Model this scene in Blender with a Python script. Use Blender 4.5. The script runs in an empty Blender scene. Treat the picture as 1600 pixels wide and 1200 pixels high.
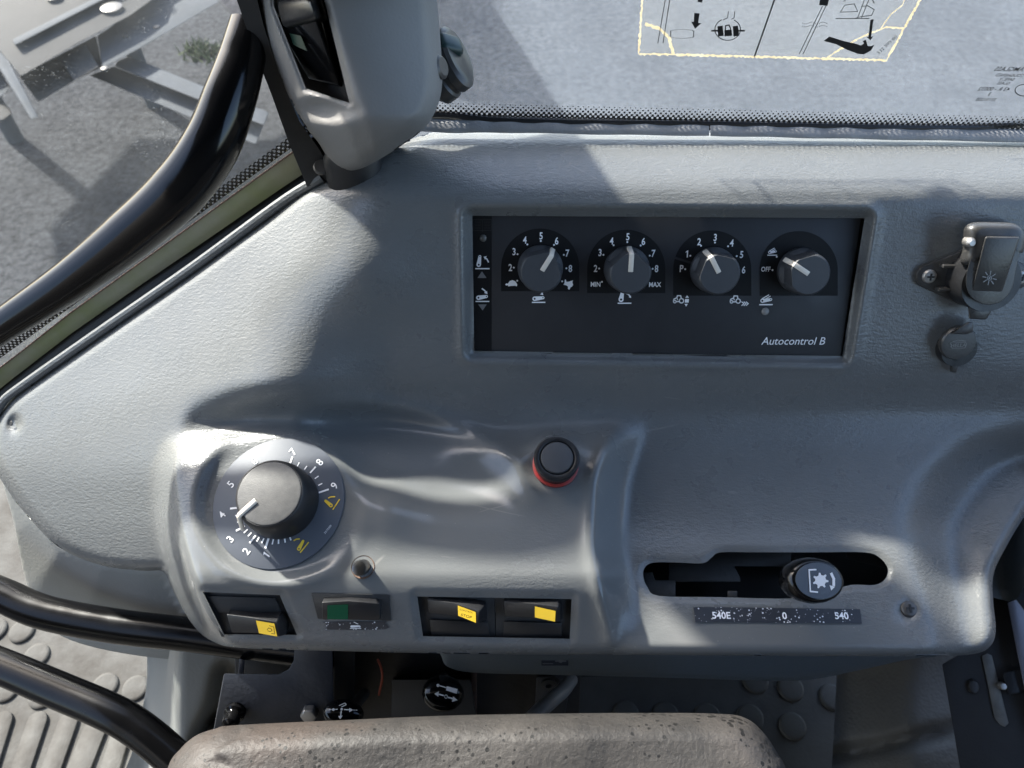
import bpy, bmesh, math, random
import numpy as np
from mathutils import Vector, Matrix
from mathutils.geometry import delaunay_2d_cdt, tessellate_polygon

# ------------------------------------------------------------------ camera, world, light
scene = bpy.context.scene
COL = scene.collection
R_ = math.radians
PITCH = 50.0
F = 1200.0                                   # focal length in photo pixels (1600 wide)
CAM_POS = Vector((0, 0, 2.2))
ROT = Matrix.Rotation(R_(90 - PITCH), 4, 'X')
C2W = Matrix.Translation(CAM_POS) @ ROT
cd = bpy.data.cameras.new('camera'); cam = bpy.data.objects.new('camera', cd); COL.objects.link(cam)
cam.matrix_world = C2W
cd.sensor_fit = 'HORIZONTAL'; cd.sensor_width = 36.0; cd.lens = 36.0 * F / 1600.0
cd.clip_start = 0.01; cd.clip_end = 400
cd.dof.use_dof = True; cd.dof.focus_distance = 0.40; cd.dof.aperture_fstop = 18.0
scene.camera = cam
scene.render.resolution_x = 1024; scene.render.resolution_y = 768

SUN_DIR = Vector((-0.578, 0.520, 0.629)).normalized()      # towards the sun
wd = bpy.data.worlds.new('World'); scene.world = wd; wd.use_nodes = True
nt = wd.node_tree; bg = nt.nodes['Background']
sky = nt.nodes.new('ShaderNodeTexSky'); sky.sky_type = 'NISHITA'; sky.sun_disc = False
sky.sun_elevation = math.asin(SUN_DIR.z); sky.sun_rotation = math.atan2(SUN_DIR.x, SUN_DIR.y)
sky.dust_density = 2.5; sky.air_density = 1.0; sky.ozone_density = 1.0
nt.links.new(sky.outputs[0], bg.inputs[0]); bg.inputs[1].default_value = 0.135
sl = bpy.data.lights.new('sun', 'SUN'); sl.energy = 3.9; sl.angle = R_(2.2); sl.color = (1, .955, .88)
so = bpy.data.objects.new('sun', sl); COL.objects.link(so)
so.rotation_euler = SUN_DIR.to_track_quat('Z', 'Y').to_euler(); so.location = (-3, 2, 6)
vs = scene.view_settings; vs.view_transform = 'Standard'; vs.look = 'None'; vs.gamma = 1; vs.exposure = 2.25

# ------------------------------------------------------------------ materials
def lk(t, a, b): t.links.new(a, b)
def mat(name, col, rough=.5, metal=0, spec=.5, bump=None, var=None, coat=0, rvar=0):
    """bump: list of (kind, scale, strength, distance); var: (scale, amount, colour2)"""
    m = bpy.data.materials.new(name); m.use_nodes = True; t = m.node_tree; n = t.nodes
    p = n['Principled BSDF']; p.inputs['Base Color'].default_value = (*col, 1)
    p.inputs['Roughness'].default_value = rough; p.inputs['Metallic'].default_value = metal
    p.inputs['Specular IOR Level'].default_value = spec; p.inputs['Coat Weight'].default_value = coat
    p.inputs['Coat Roughness'].default_value = .08
    tc = n.new('ShaderNodeTexCoord')
    if var:
        nz = n.new('ShaderNodeTexNoise'); nz.inputs['Scale'].default_value = var[0]; nz.inputs['Detail'].default_value = 8
        nz.inputs['Roughness'].default_value = .65
        lk(t, tc.outputs['Object'], nz.inputs['Vector'])
        rp = n.new('ShaderNodeValToRGB'); rp.color_ramp.elements[0].position = .5 - var[1] / 2; rp.color_ramp.elements[1].position = .5 + var[1] / 2
        rp.color_ramp.elements[0].color = (*col, 1); rp.color_ramp.elements[1].color = (*var[2], 1)
        lk(t, nz.outputs[0], rp.inputs[0]); lk(t, rp.outputs[0], p.inputs['Base Color'])
    if rvar:
        n2 = n.new('ShaderNodeTexNoise'); n2.inputs['Scale'].default_value = 60; n2.inputs['Detail'].default_value = 6
        lk(t, tc.outputs['Object'], n2.inputs['Vector'])
        mr = n.new('ShaderNodeMapRange'); mr.inputs[1].default_value = .3; mr.inputs[2].default_value = .7
        mr.inputs[3].default_value = max(0, rough - rvar); mr.inputs[4].default_value = rough + rvar
        lk(t, n2.outputs[0], mr.inputs[0]); lk(t, mr.outputs[0], p.inputs['Roughness'])
    prev = None
    for (k, sc, st, di) in (bump or []):
        if k == 'wrinkle':
            tx = n.new('ShaderNodeTexNoise'); tx.inputs['Detail'].default_value = 3; o = tx.outputs[0]
        elif k == 'vor':
            tx = n.new('ShaderNodeTexVoronoi'); tx.feature = 'SMOOTH_F1'; o = tx.outputs['Distance']
        elif k == 'crack':
            tx = n.new('ShaderNodeTexVoronoi'); tx.feature = 'DISTANCE_TO_EDGE'; o = tx.outputs['Distance']
        else:
            tx = n.new('ShaderNodeTexNoise'); tx.inputs['Detail'].default_value = 5; o = tx.outputs[0]
        tx.inputs['Scale'].default_value = sc
        if k == 'wrinkle':
            mp = n.new('ShaderNodeMapping'); mp.inputs['Scale'].default_value = (.38, 1, .7); mp.inputs['Rotation'].default_value = (0, 0, -.15); lk(t, tc.outputs['Object'], mp.inputs[0]); lk(t, mp.outputs[0], tx.inputs['Vector'])
        else: lk(t, tc.outputs['Object'], tx.inputs['Vector'])
        b = n.new('ShaderNodeBump'); b.inputs['Strength'].default_value = st; b.inputs['Distance'].default_value = di
        lk(t, o, b.inputs['Height'])
        if prev: lk(t, prev, b.inputs['Normal'])
        prev = b.outputs[0]
    if prev: lk(t, prev, p.inputs['Normal'])
    return m

M = {}
M['shell'] = mat('console_vinyl', (.124, .128, .127), .29, bump=[('noise', 130, .06, .0012), ('wrinkle', 720, .42, .0006), ('vor', 1300, .30, .0003)], var=(9, .5, (.142, .146, .144)), rvar=.045)
def add_dust(m):
    t = m.node_tree; n = t.nodes; p = n['Principled BSDF']; src = p.inputs['Base Color'].links[0].from_socket
    tc = n.new('ShaderNodeTexCoord'); v = tc.outputs['Object']
    vo = n.new('ShaderNodeTexVoronoi'); vo.inputs['Scale'].default_value = 330; lk(t, v, vo.inputs['Vector'])
    s = mth(t, 'MULTIPLY', ramp(t, vo.outputs['Distance'], .05, .10, (1, 1, 1, 1), (0, 0, 0, 1)), ramp(t, noise(t, v, 40, 4, .7), .55, .62))
    sm = mth(t, 'MULTIPLY', ramp(t, noise(t, v, 22, 8, .7, (1, 2.2, 1)), .60, .9), .05)
    ve = n.new('ShaderNodeTexVoronoi'); ve.feature = 'DISTANCE_TO_EDGE'; ve.inputs['Scale'].default_value = 26; mp = n.new('ShaderNodeMapping'); mp.inputs['Scale'].default_value = (.5, 1.6, 1); mp.inputs['Rotation'].default_value = (0, 0, .6); lk(t, v, mp.inputs[0]); lk(t, mp.outputs[0], ve.inputs['Vector'])
    sc = mth(t, 'MULTIPLY', ramp(t, ve.outputs['Distance'], .004, .010, (1, 1, 1, 1), (0, 0, 0, 1)), ramp(t, noise(t, v, 30, 3), .60, .68))
    f = mth(t, 'MAXIMUM', mth(t, 'MAXIMUM', mth(t, 'MULTIPLY', s, .65), sm), mth(t, 'MULTIPLY', sc, .35))
    mx = n.new('ShaderNodeMixRGB'); lk(t, f, mx.inputs[0]); lk(t, src, mx.inputs[1]); mx.inputs[2].default_value = (.30, .29, .265, 1); lk(t, mx.outputs[0], p.inputs['Base Color'])
M['trim'] = mat('pillar_plastic', (.165, .160, .152), .55, bump=[('noise', 700, .25, .0005)], var=(14, .5, (.19, .185, .176)))
M['sidepanel'] = mat('side_panel_plastic', (.18, .187, .18), .6, bump=[('noise', 500, .3, .0006)], var=(10, .6, (.21, .21, .195)))
M['lower'] = mat('lower_panel_vinyl', (.09, .11, .125), .5, bump=[('noise', 400, .3, .0005)], var=(12, .6, (.12, .14, .15)))
M['plate'] = mat('faceplate_black', (.024, .0245, .027), .45, spec=.3, bump=[('noise', 1500, .2, .0002)], var=(40, .6, (.032, .0325, .035)), rvar=.06)
M['plate2'] = mat('faceplate_field', (.008, .0082, .009), .5, spec=.2, bump=[('noise', 1500, .2, .0002)])
M['knob'] = mat('knob_rubber', (.040, .043, .048), .5, bump=[('noise', 1800, .25, .0002)], var=(70, .6, (.055, .058, .063)))
M['dialcap'] = mat('dial_cap_dusty', (.055, .054, .053), .5, bump=[('noise', 1400, .35, .0003)], var=(160, .5, (.10, .097, .092)))
M['dialside'] = mat('dial_side_black', (.012, .012, .013), .5)
M['disc'] = mat('dial_disc_grey', (.078, .086, .102), .5, spec=.25, bump=[('noise', 1500, .15, .0002)], var=(30, .6, (.092, .10, .116)))
M['white'] = mat('white_print', (.85, .85, .85), .5)
M['cream'] = mat('cream_pointer', (.74, .69, .60), .45, var=(200, .5, (.66, .58, .48)))
M['greyprint'] = mat('grey_print', (.17, .17, .17), .5)
M['darkprint'] = mat('dark_print', (.012, .012, .012), .5)
M['yellow'] = mat('yellow_print', (.80, .56, .03), .45, var=(90, .5, (.72, .52, .05)))
M['yellow2'] = mat('yellow_tab', (.78, .50, .02), .35, var=(60, .6, (.66, .45, .04)))
M['black'] = mat('black_plastic', (.014, .014, .015), .38, bump=[('noise', 900, .25, .0003)], rvar=.1)
M['blackm'] = mat('black_matte', (.017, .017, .018), .6, bump=[('noise', 600, .3, .0004)], var=(50, .6, (.028, .028, .028)))
M['gloss'] = mat('black_gloss', (.004, .004, .0044), .14, spec=.35, bump=[('noise', 90, .03, .0006)], rvar=.05)
M['tube'] = mat('tube_black_paint', (.003, .003, .0033), .22, spec=.22, bump=[('noise', 150, .04, .0006)], rvar=.06)
M['greendim'] = mat('green_reflection', (.012, .035, .022), .3)
M['green'] = mat('green_lens', (.004, .085, .035), .25, spec=.6)
M['red'] = mat('red_ring', (.30, .012, .010), .45, var=(300, .5, (.22, .03, .02)))
M['steel'] = mat('steel', (.16, .155, .15), .30, 1, bump=[('noise', 500, .2, .0003)])
M['rust'] = mat('rusty_rim', (.16, .085, .05), .8, bump=[('noise', 900, .6, .0006)], var=(300, .5, (.06, .045, .04)))
M['screw'] = mat('screw_dark', (.10, .095, .09), .45, .6, bump=[('noise', 900, .3, .0003)])
M['zinc'] = mat('zinc_screw', (.45, .43, .40), .42, .8, bump=[('noise', 900, .3, .0003)])
M['socket'] = mat('socket_plastic', (.036, .035, .034), .32, bump=[('noise', 900, .2, .0003)], var=(120, .5, (.058, .056, .053)), rvar=.06)
M['seal'] = mat('rubber_seal', (.010, .010, .010), .6)
M['gasket'] = mat('gasket_vinyl', (.30, .295, .295), .45, bump=[('noise', 700, .4, .0006)], var=(120, .6, (.20, .20, .205)))
M['gasketb'] = mat('gasket_black', (.02, .02, .021), .3, bump=[('noise', 300, .2, .0006)])
M['sill'] = mat('sill_strip', (.30, .285, .22), .30, bump=[('noise', 60, .1, .001)], var=(16, .35, (.20, .23, .085)))  # second tone paints a greenish reflection into the strip
M['floor'] = mat('floor_mat', (.074, .075, .070), .75, spec=.2, bump=[('noise', 300, .4, .0008)], var=(26, .35, (.034, .032, .028)))
M['floord'] = mat('floor_mat_shaded', (.11, .105, .095), .7, bump=[('noise', 300, .4, .0008)], var=(14, .5, (.065, .062, .056)))  # floor mat again, coloured apart for the part in shade
M['cover'] = mat('grey_cover', (.17, .168, .158), .65, bump=[('vor', 420, .5, .0009), ('noise', 160, .3, .001)], var=(18, .5, (.12, .118, .11)))
M['bracket'] = mat('bracket_paint', (.022, .025, .033), .42, bump=[('noise', 350, .4, .0006)], var=(60, .5, (.035, .038, .046)))
M['galv'] = mat('galvanised_steel', (.056, .062, .070), .8, 0, .12, bump=[('noise', 30, .15, .004)], var=(6, .4, (.042, .046, .050)))
M['galvw'] = mat('galvanised_warm', (.060, .058, .055), .8, 0, .12, bump=[('noise', 20, .15, .004)], var=(4, .5, (.046, .045, .043)))
M['label'] = mat('worn_label', (.02, .02, .022), .4)
M['ply'] = mat('dim_metal', (.06, .058, .055), .5, .5, bump=[('noise', 300, .3, .0008)], var=(40, .6, (.03, .03, .03)))

def ramp(t, src, p0, p1, c0=(0, 0, 0, 1), c1=(1, 1, 1, 1)):
    r = t.nodes.new('ShaderNodeValToRGB'); r.color_ramp.elements[0].position = p0; r.color_ramp.elements[1].position = p1
    r.color_ramp.elements[0].color = c0; r.color_ramp.elements[1].color = c1; lk(t, src, r.inputs[0]); return r.outputs[0]
def noise(t, vec, scale, detail=6, rough=.6, stretch=None):
    n = t.nodes.new('ShaderNodeTexNoise'); n.inputs['Scale'].default_value = scale; n.inputs['Detail'].default_value = detail
    n.inputs['Roughness'].default_value = rough
    if stretch:
        mp = t.nodes.new('ShaderNodeMapping'); mp.inputs['Scale'].default_value = stretch; lk(t, vec, mp.inputs[0]); vec = mp.outputs[0]
    lk(t, vec, n.inputs['Vector']); return n.outputs[0]
def mth(t, op, a, b=None, clamp=False):
    n = t.nodes.new('ShaderNodeMath'); n.operation = op; n.use_clamp = clamp
    for i, v in enumerate((a, b)):
        if v is None: continue
        if isinstance(v, (int, float)): n.inputs[i].default_value = v
        else: lk(t, v, n.inputs[i])
    return n.outputs[0]

add_dust(M['shell'])
def add_wear(m):
    """hands have polished the grain away where the 'wear' attribute is high"""
    t = m.node_tree; n = t.nodes; p = n['Principled BSDF']; at = n.new('ShaderNodeAttribute'); at.attribute_name = 'wear'
    for b in [x for x in n if x.type == 'BUMP']:
        st = b.inputs['Strength'].default_value; lk(t, mth(t, 'SUBTRACT', st, mth(t, 'MULTIPLY', at.outputs['Fac'], st * .85)), b.inputs['Strength'])
    src = p.inputs['Roughness'].links[0].from_socket; lk(t, mth(t, 'SUBTRACT', src, mth(t, 'MULTIPLY', at.outputs['Fac'], .13)), p.inputs['Roughness'])
add_wear(M['shell'])
def glass_mat(name, dust, specks, tint, streak=None):
    m = bpy.data.materials.new(name); m.use_nodes = True; t = m.node_tree; n = t.nodes; n.clear()
    out = n.new('ShaderNodeOutputMaterial'); tc = n.new('ShaderNodeTexCoord'); v = tc.outputs['Object']
    tr = n.new('ShaderNodeBsdfTransparent'); tr.inputs[0].default_value = (.96, .975, .975, 1)
    di = n.new('ShaderNodeBsdfDiffuse'); di.inputs[0].default_value = (*tint, 1)
    tl = n.new('ShaderNodeBsdfTranslucent'); tl.inputs[0].default_value = (*tint, 1)
    ms = n.new('ShaderNodeMixShader'); ms.inputs[0].default_value = .5; lk(t, di.outputs[0], ms.inputs[1]); lk(t, tl.outputs[0], ms.inputs[2])
    a = ramp(t, noise(t, v, 14, 8, .7), .30, .75, (dust[0],) * 3 + (1,), (dust[1],) * 3 + (1,))
    vo = n.new('ShaderNodeTexVoronoi'); vo.inputs['Scale'].default_value = 620; lk(t, v, vo.inputs['Vector'])
    s1 = ramp(t, vo.outputs['Distance'], .06, .16, (1, 1, 1, 1), (0, 0, 0, 1))
    s1 = mth(t, 'MULTIPLY', s1, ramp(t, noise(t, v, 90, 3), .52, .60))
    s2 = mth(t, 'MULTIPLY', ramp(t, noise(t, v, 900, 3, .6), .60, .72), ramp(t, noise(t, v, 24, 5, .6), .42, .66))
    s = mth(t, 'MULTIPLY', mth(t, 'MAXIMUM', s1, s2), specks)
    f = mth(t, 'MAXIMUM', a, mth(t, 'ADD', s, 0), True)
    if streak is not None:
        sp = n.new('ShaderNodeSeparateXYZ'); lk(t, v, sp.inputs[0])
        w = mth(t, 'MULTIPLY', mth(t, 'SUBTRACT', noise(t, v, 60, 3), .5), .003)
        d = mth(t, 'ABSOLUTE', mth(t, 'ADD', mth(t, 'SUBTRACT', sp.outputs[0], streak), w))
        f = mth(t, 'MAXIMUM', f, mth(t, 'MULTIPLY', ramp(t, d, 0, .0016, (1, 1, 1, 1), (0, 0, 0, 1)), .5))
    mx = n.new('ShaderNodeMixShader'); lk(t, f, mx.inputs[0]); lk(t, tr.outputs[0], mx.inputs[1]); lk(t, ms.outputs[0], mx.inputs[2])
    gl = n.new('ShaderNodeBsdfGlossy'); gl.inputs['Roughness'].default_value = .12
    fr = n.new('ShaderNodeFresnel'); fr.inputs[0].default_value = 1.3
    ge = n.new('ShaderNodeNewGeometry'); ff_ = mth(t, 'MULTIPLY', fr.outputs[0], mth(t, 'SUBTRACT', 1.0, ge.outputs['Backfacing']))
    m2 = n.new('ShaderNodeMixShader'); lk(t, ff_, m2.inputs[0]); lk(t, mx.outputs[0], m2.inputs[1]); lk(t, gl.outputs[0], m2.inputs[2])
    lk(t, m2.outputs[0], out.inputs[0]); return m
def frit_mat(name, pitch, height, soft=(1.6, -1.6), col=(.006, .006, .006)):
    """printed ceramic dots on the glass: solid at the bottom, dots at the top"""
    m = bpy.data.materials.new(name); m.use_nodes = True; t = m.node_tree; n = t.nodes; n.clear()
    out = n.new('ShaderNodeOutputMaterial'); tc = n.new('ShaderNodeTexCoord'); sp = n.new('ShaderNodeSeparateXYZ'); lk(t, tc.outputs['Object'], sp.inputs[0])
    k = 2 * math.pi / pitch
    f = mth(t, 'MULTIPLY', mth(t, 'MULTIPLY', mth(t, 'COSINE', mth(t, 'MULTIPLY', sp.outputs[0], k)), mth(t, 'COSINE', mth(t, 'MULTIPLY', sp.outputs[1], k))), 2.0)
    mr = n.new('ShaderNodeMapRange'); mr.inputs[1].default_value = 0; mr.inputs[2].default_value = height
    mr.inputs[3].default_value = -soft[0]; mr.inputs[4].default_value = -soft[1]; mr.clamp = False
    lk(t, sp.outputs[1], mr.inputs[0])
    g = mth(t, 'GREATER_THAN', f, mr.outputs[0])
    tr = n.new('ShaderNodeBsdfTransparent'); p = n.new('ShaderNodeBsdfPrincipled'); p.inputs['Base Color'].default_value = (*col, 1); p.inputs['Roughness'].default_value = .4
    mx = n.new('ShaderNodeMixShader'); lk(t, g, mx.inputs[0]); lk(t, tr.outputs[0], mx.inputs[1]); lk(t, p.outputs[0], mx.inputs[2]); lk(t, mx.outputs[0], out.inputs[0])
    return m
M['glass_r'] = glass_mat('dusty_glass', (.09, .15), .40, (.44, .51, .60), streak=-.158)
M['glass_l'] = glass_mat('hazy_glass', (.01, .05), .35, (.40, .43, .45))
M['frit'] = frit_mat('frit_dots', .0027, .0112, (2.5, -1.75))
M['frit_l'] = frit_mat('frit_dots_fine', .0032, .0060, (.9, -.2))

def label_mat():
    """black label with scuffed white flecks"""
    m = mat('worn_label_flecks', (.018, .018, .02), .35); t = m.node_tree; n = t.nodes; p = n['Principled BSDF']
    tc = n.new('ShaderNodeTexCoord'); v = tc.outputs['Object']
    vo = n.new('ShaderNodeTexVoronoi'); vo.inputs['Scale'].default_value = 640; lk(t, v, vo.inputs['Vector'])
    s = ramp(t, vo.outputs['Distance'], .20, .32, (1, 1, 1, 1), (0, 0, 0, 1))
    s = mth(t, 'MULTIPLY', s, ramp(t, noise(t, v, 160, 4, .6, (1, .6, 1)), .52, .55))
    s = mth(t, 'MAXIMUM', s, ramp(t, noise(t, v, 600, 3), .66, .70))
    mx = n.new('ShaderNodeMixRGB'); mx.inputs[1].default_value = (.03, .033, .04, 1); mx.inputs[2].default_value = (.75, .76, .78, 1)
    lk(t, s, mx.inputs[0]); lk(t, mx.outputs[0], p.inputs['Base Color']); return m
M['flecks'] = label_mat()

def arm_mat():
    m = mat('worn_foam', (.22, .19, .17), .7); t = m.node_tree; n = t.nodes; p = n['Principled BSDF']
    tc = n.new('ShaderNodeTexCoord'); v = tc.outputs['Object']; sp = n.new('ShaderNodeSeparateXYZ'); lk(t, v, sp.inputs[0])
    c1 = ramp(t, noise(t, v, 26, 7, .65), .38, .64, (.022, .0205, .0195, 1), (.044, .040, .0365, 1))
    c2 = n.new('ShaderNodeMixRGB'); lk(t, ramp(t, noise(t, v, 9, 4), .52, .62), c2.inputs[0]); lk(t, c1, c2.inputs[1]); c2.inputs[2].default_value = (.044, .035, .030, 1)
    fine = noise(t, v, 340, 6, .6)
    # open pores towards the worn right end
    vo = n.new('ShaderNodeTexVoronoi'); vo.inputs['Scale'].default_value = 290; lk(t, v, vo.inputs['Vector'])
    warp = mth(t, 'ADD', vo.outputs['Distance'], mth(t, 'MULTIPLY', mth(t, 'SUBTRACT', noise(t, v, 300, 3), .5), .35))
    rt = n.new('ShaderNodeMapRange'); rt.inputs[1].default_value = .02; rt.inputs[2].default_value = .13; rt.inputs[3].default_value = .24; rt.inputs[4].default_value = .46
    lk(t, sp.outputs[0], rt.inputs[0])
    g = mth(t, 'MULTIPLY', rt.outputs[0], ramp(t, noise(t, v, 45, 2), .36, .6))
    pit = mth(t, 'LESS_THAN', warp, g)
    mx = n.new('ShaderNodeMixRGB'); lk(t, pit, mx.inputs[0]); lk(t, c2.outputs[0], mx.inputs[1]); mx.inputs[2].default_value = (.008, .0075, .007, 1)
    lk(t, mx.outputs[0], p.inputs['Base Color'])
    h = mth(t, 'SUBTRACT', mth(t, 'ADD', mth(t, 'MULTIPLY', fine, .8), mth(t, 'MULTIPLY', noise(t, v, 210, 4), .7)), mth(t, 'MULTIPLY', pit, .8))
    b = n.new('ShaderNodeBump'); b.inputs['Strength'].default_value = .6; b.inputs['Distance'].default_value = .0011; lk(t, h, b.inputs['Height'])
    lk(t, b.outputs[0], p.inputs['Normal']); p.inputs['Roughness'].default_value = .55; p.inputs['Specular IOR Level'].default_value = .3; return m
M['arm'] = arm_mat()
def asphalt_mat():
    m = mat('asphalt', (.05, .05, .05), .95, spec=.06); t = m.node_tree; n = t.nodes; p = n['Principled BSDF']
    tc = n.new('ShaderNodeTexCoord'); v = tc.outputs['Object']
    a = noise(t, v, 26, 10, .85); b = noise(t, v, 3, 5)
    c = ramp(t, a, .35, .68, (.006, .0065, .0075, 1), (.085, .088, .094, 1))
    mx = n.new('ShaderNodeMixRGB'); mx.blend_type = 'MULTIPLY'; mx.inputs[0].default_value = .7; lk(t, c, mx.inputs[1]); lk(t, ramp(t, b, .3, .7, (.6, .6, .62, 1), (1.25, 1.25, 1.25, 1)), mx.inputs[2])
    lk(t, mx.outputs[0], p.inputs['Base Color'])
    bp = n.new('ShaderNodeBump'); bp.inputs['Strength'].default_value = .8; bp.inputs['Distance'].default_value = .02; lk(t, a, bp.inputs['Height']); lk(t, bp.outputs[0], p.inputs['Normal']); return m
M['asphalt'] = asphalt_mat()
M['grass'] = mat('weed_green', (.045, .062, .018), .8)

# ------------------------------------------------------------------ geometry helpers
def ray(px, py): return Vector(((px - 800) / F, (600 - py) / F, -1))
def cpt(px, py, d): return ray(px, py) * d                    # camera space point at depth d
def wpt(px, py, d): return C2W @ cpt(px, py, d)
UPC = ROT.to_3x3().transposed() @ Vector((0, 0, 1))           # world up in camera space

def tag(o, label=None, cat=None, group=None, kind=None):
    if label: o['label'] = label
    if cat: o['category'] = cat
    if group: o['group'] = group
    if kind: o['kind'] = kind
    return o
MW = {}
def thing(name, matrix, label, cat, group=None):
    o = bpy.data.objects.new(name, None); COL.objects.link(o); o.empty_display_size = .02
    o.matrix_world = matrix; MW[o.name] = matrix.copy()
    return tag(o, label, cat, group, 'thing')
def link(name, me, material, parent=None):
    o = bpy.data.objects.new(name, me); COL.objects.link(o)
    if material is not None and not me.materials: me.materials.append(material)
    if parent is not None: o.parent = parent
    return o

class MB:
    def __init__(s): s.v = []; s.f = []
    def add(s, vs, fs):
        b = len(s.v); s.v += [tuple(v) for v in vs]; s.f += [tuple(i + b for i in f) for f in fs]; return s
    def poly(s, pts):
        pts = [tuple(p) if len(p) == 3 else (p[0], p[1], 0) for p in pts]
        return s.add(pts, [tuple(range(len(pts)))])
    def prism(s, bot, top):
        n = len(bot); return s.add(list(bot) + list(top), [tuple(range(n - 1, -1, -1)), tuple(range(n, 2 * n))] + [(i, (i + 1) % n, n + (i + 1) % n, n + i) for i in range(n)])
    def box(s, x0, x1, y0, y1, z0, z1):
        q = [(x0, y0), (x1, y0), (x1, y1), (x0, y1)]
        return s.prism([(a, b, z0) for a, b in q], [(a, b, z1) for a, b in q])
    def lathe(s, prof, seg=40, c=(0, 0), sx=1, sy=1, cap0=False, cap1=True, rf=None):
        vs = []; fs = []
        for (r, z) in prof:
            for i in range(seg):
                a = 2 * math.pi * i / seg; k = rf(a, r, z) if rf else r
                vs.append((c[0] + math.cos(a) * k * sx, c[1] + math.sin(a) * k * sy, z))
        for j in range(len(prof) - 1):
            for i in range(seg):
                i2 = (i + 1) % seg; fs.append((j * seg + i, j * seg + i2, (j + 1) * seg + i2, (j + 1) * seg + i))
        if cap1: fs.append(tuple((len(prof) - 1) * seg + i for i in range(seg)))
        if cap0: fs.append(tuple(seg - 1 - i for i in range(seg)))
        return s.add(vs, fs)
    def tube(s, pts, rad, seg=20, flat=1.0, cap=True):
        pts = [Vector(p) for p in pts]; n = len(pts); rads = rad if isinstance(rad, (list, tuple)) else [rad] * n
        up = Vector((.1, .2, 1)); vs = []; fs = []; nr = None
        for i, p in enumerate(pts):
            t = (pts[min(i + 1, n - 1)] - pts[max(i - 1, 0)]).normalized()
            if nr is None: nr = up - t * up.dot(t)
            nr = (nr - t * nr.dot(t)).normalized(); bi = t.cross(nr)
            for k in range(seg):
                a = 2 * math.pi * k / seg; vs.append(p + nr * math.cos(a) * rads[i] * flat + bi * math.sin(a) * rads[i])
        for j in range(n - 1):
            for i in range(seg):
                i2 = (i + 1) % seg; fs.append((j * seg + i, j * seg + i2, (j + 1) * seg + i2, (j + 1) * seg + i))
        if cap: fs += [tuple(range(seg - 1, -1, -1)), tuple((n - 1) * seg + i for i in range(seg))]
        return s.add(vs, fs)
    def build(s, name, material, parent=None, smooth=False, bevel=0, bseg=2, angle=35):
        me = bpy.data.meshes.new(name); bm = bmesh.new()
        vs = [bm.verts.new(v) for v in s.v]
        for f in s.f:
            try: bm.faces.new([vs[i] for i in f])
            except ValueError: pass
        bmesh.ops.recalc_face_normals(bm, faces=bm.faces) if any(len(f) > 0 for f in s.f) and (bevel or smooth) else None
        if bevel:
            es = [e for e in bm.edges if len(e.link_faces) == 2 and e.calc_face_angle(0) > R_(30)]
            bmesh.ops.bevel(bm, geom=es, offset=bevel, segments=bseg, affect='EDGES', profile=.5, clamp_overlap=True)
        bm.to_mesh(me); bm.free()
        if smooth or bevel:
            for p in me.polygons: p.use_smooth = True
            me.set_sharp_from_angle(angle=R_(angle))
        return link(name, me, material, parent)

def spline(pts, n=12):
    pts = [Vector(p) for p in pts]; out = []
    P = [pts[0] * 2 - pts[1]] + pts + [pts[-1] * 2 - pts[-2]]
    for i in range(1, len(P) - 2):
        for k in range(n):
            t = k / n; a, b, c, d = P[i - 1], P[i], P[i + 1], P[i + 2]
            out.append(.5 * ((2 * b) + (c - a) * t + (2 * a - 5 * b + 4 * c - d) * t * t + (-a + 3 * b - 3 * c + d) * t ** 3))
    out.append(pts[-1]); return out

class Fr:
    """a local frame standing on a surface; loc() finds where a sight line meets the plane at height h"""
    def __init__(s, o, n, up=None, rot=0):
        s.o = Vector(o); s.n = Vector(n).normalized(); up = Vector(up or (0, 1, 0))
        s.v = (up - s.n * up.dot(s.n)).normalized(); s.u = s.v.cross(s.n)
        if rot:
            q = Matrix.Rotation(rot, 3, s.n); s.u = q @ s.u; s.v = q @ s.v
        m = Matrix.Identity(4)
        for i, a in enumerate((s.u, s.v, s.n)):
            for j in range(3): m[j][i] = a[j]
        for j in range(3): m[j][3] = s.o[j]
        s.m = C2W @ m
    def loc(s, px, py, h=0.0):
        r = ray(px, py); t = (s.o + s.n * h).dot(s.n) / r.dot(s.n); p = r * t - s.o
        return Vector((p.dot(s.u), p.dot(s.v), h))
    def locs(s, pts, h=0.0): return [s.loc(x, y, h) for x, y in pts]
    def shift(s, px, py, h=0, rot=0):
        l = s.loc(px, py, h); return Fr(s.o + s.u * l.x + s.v * l.y + s.n * h, s.n, s.v, rot)
    def mpx(s): return s.o.length / F * (-s.o.z / s.o.length)      # metres per photo pixel near the origin

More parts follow.
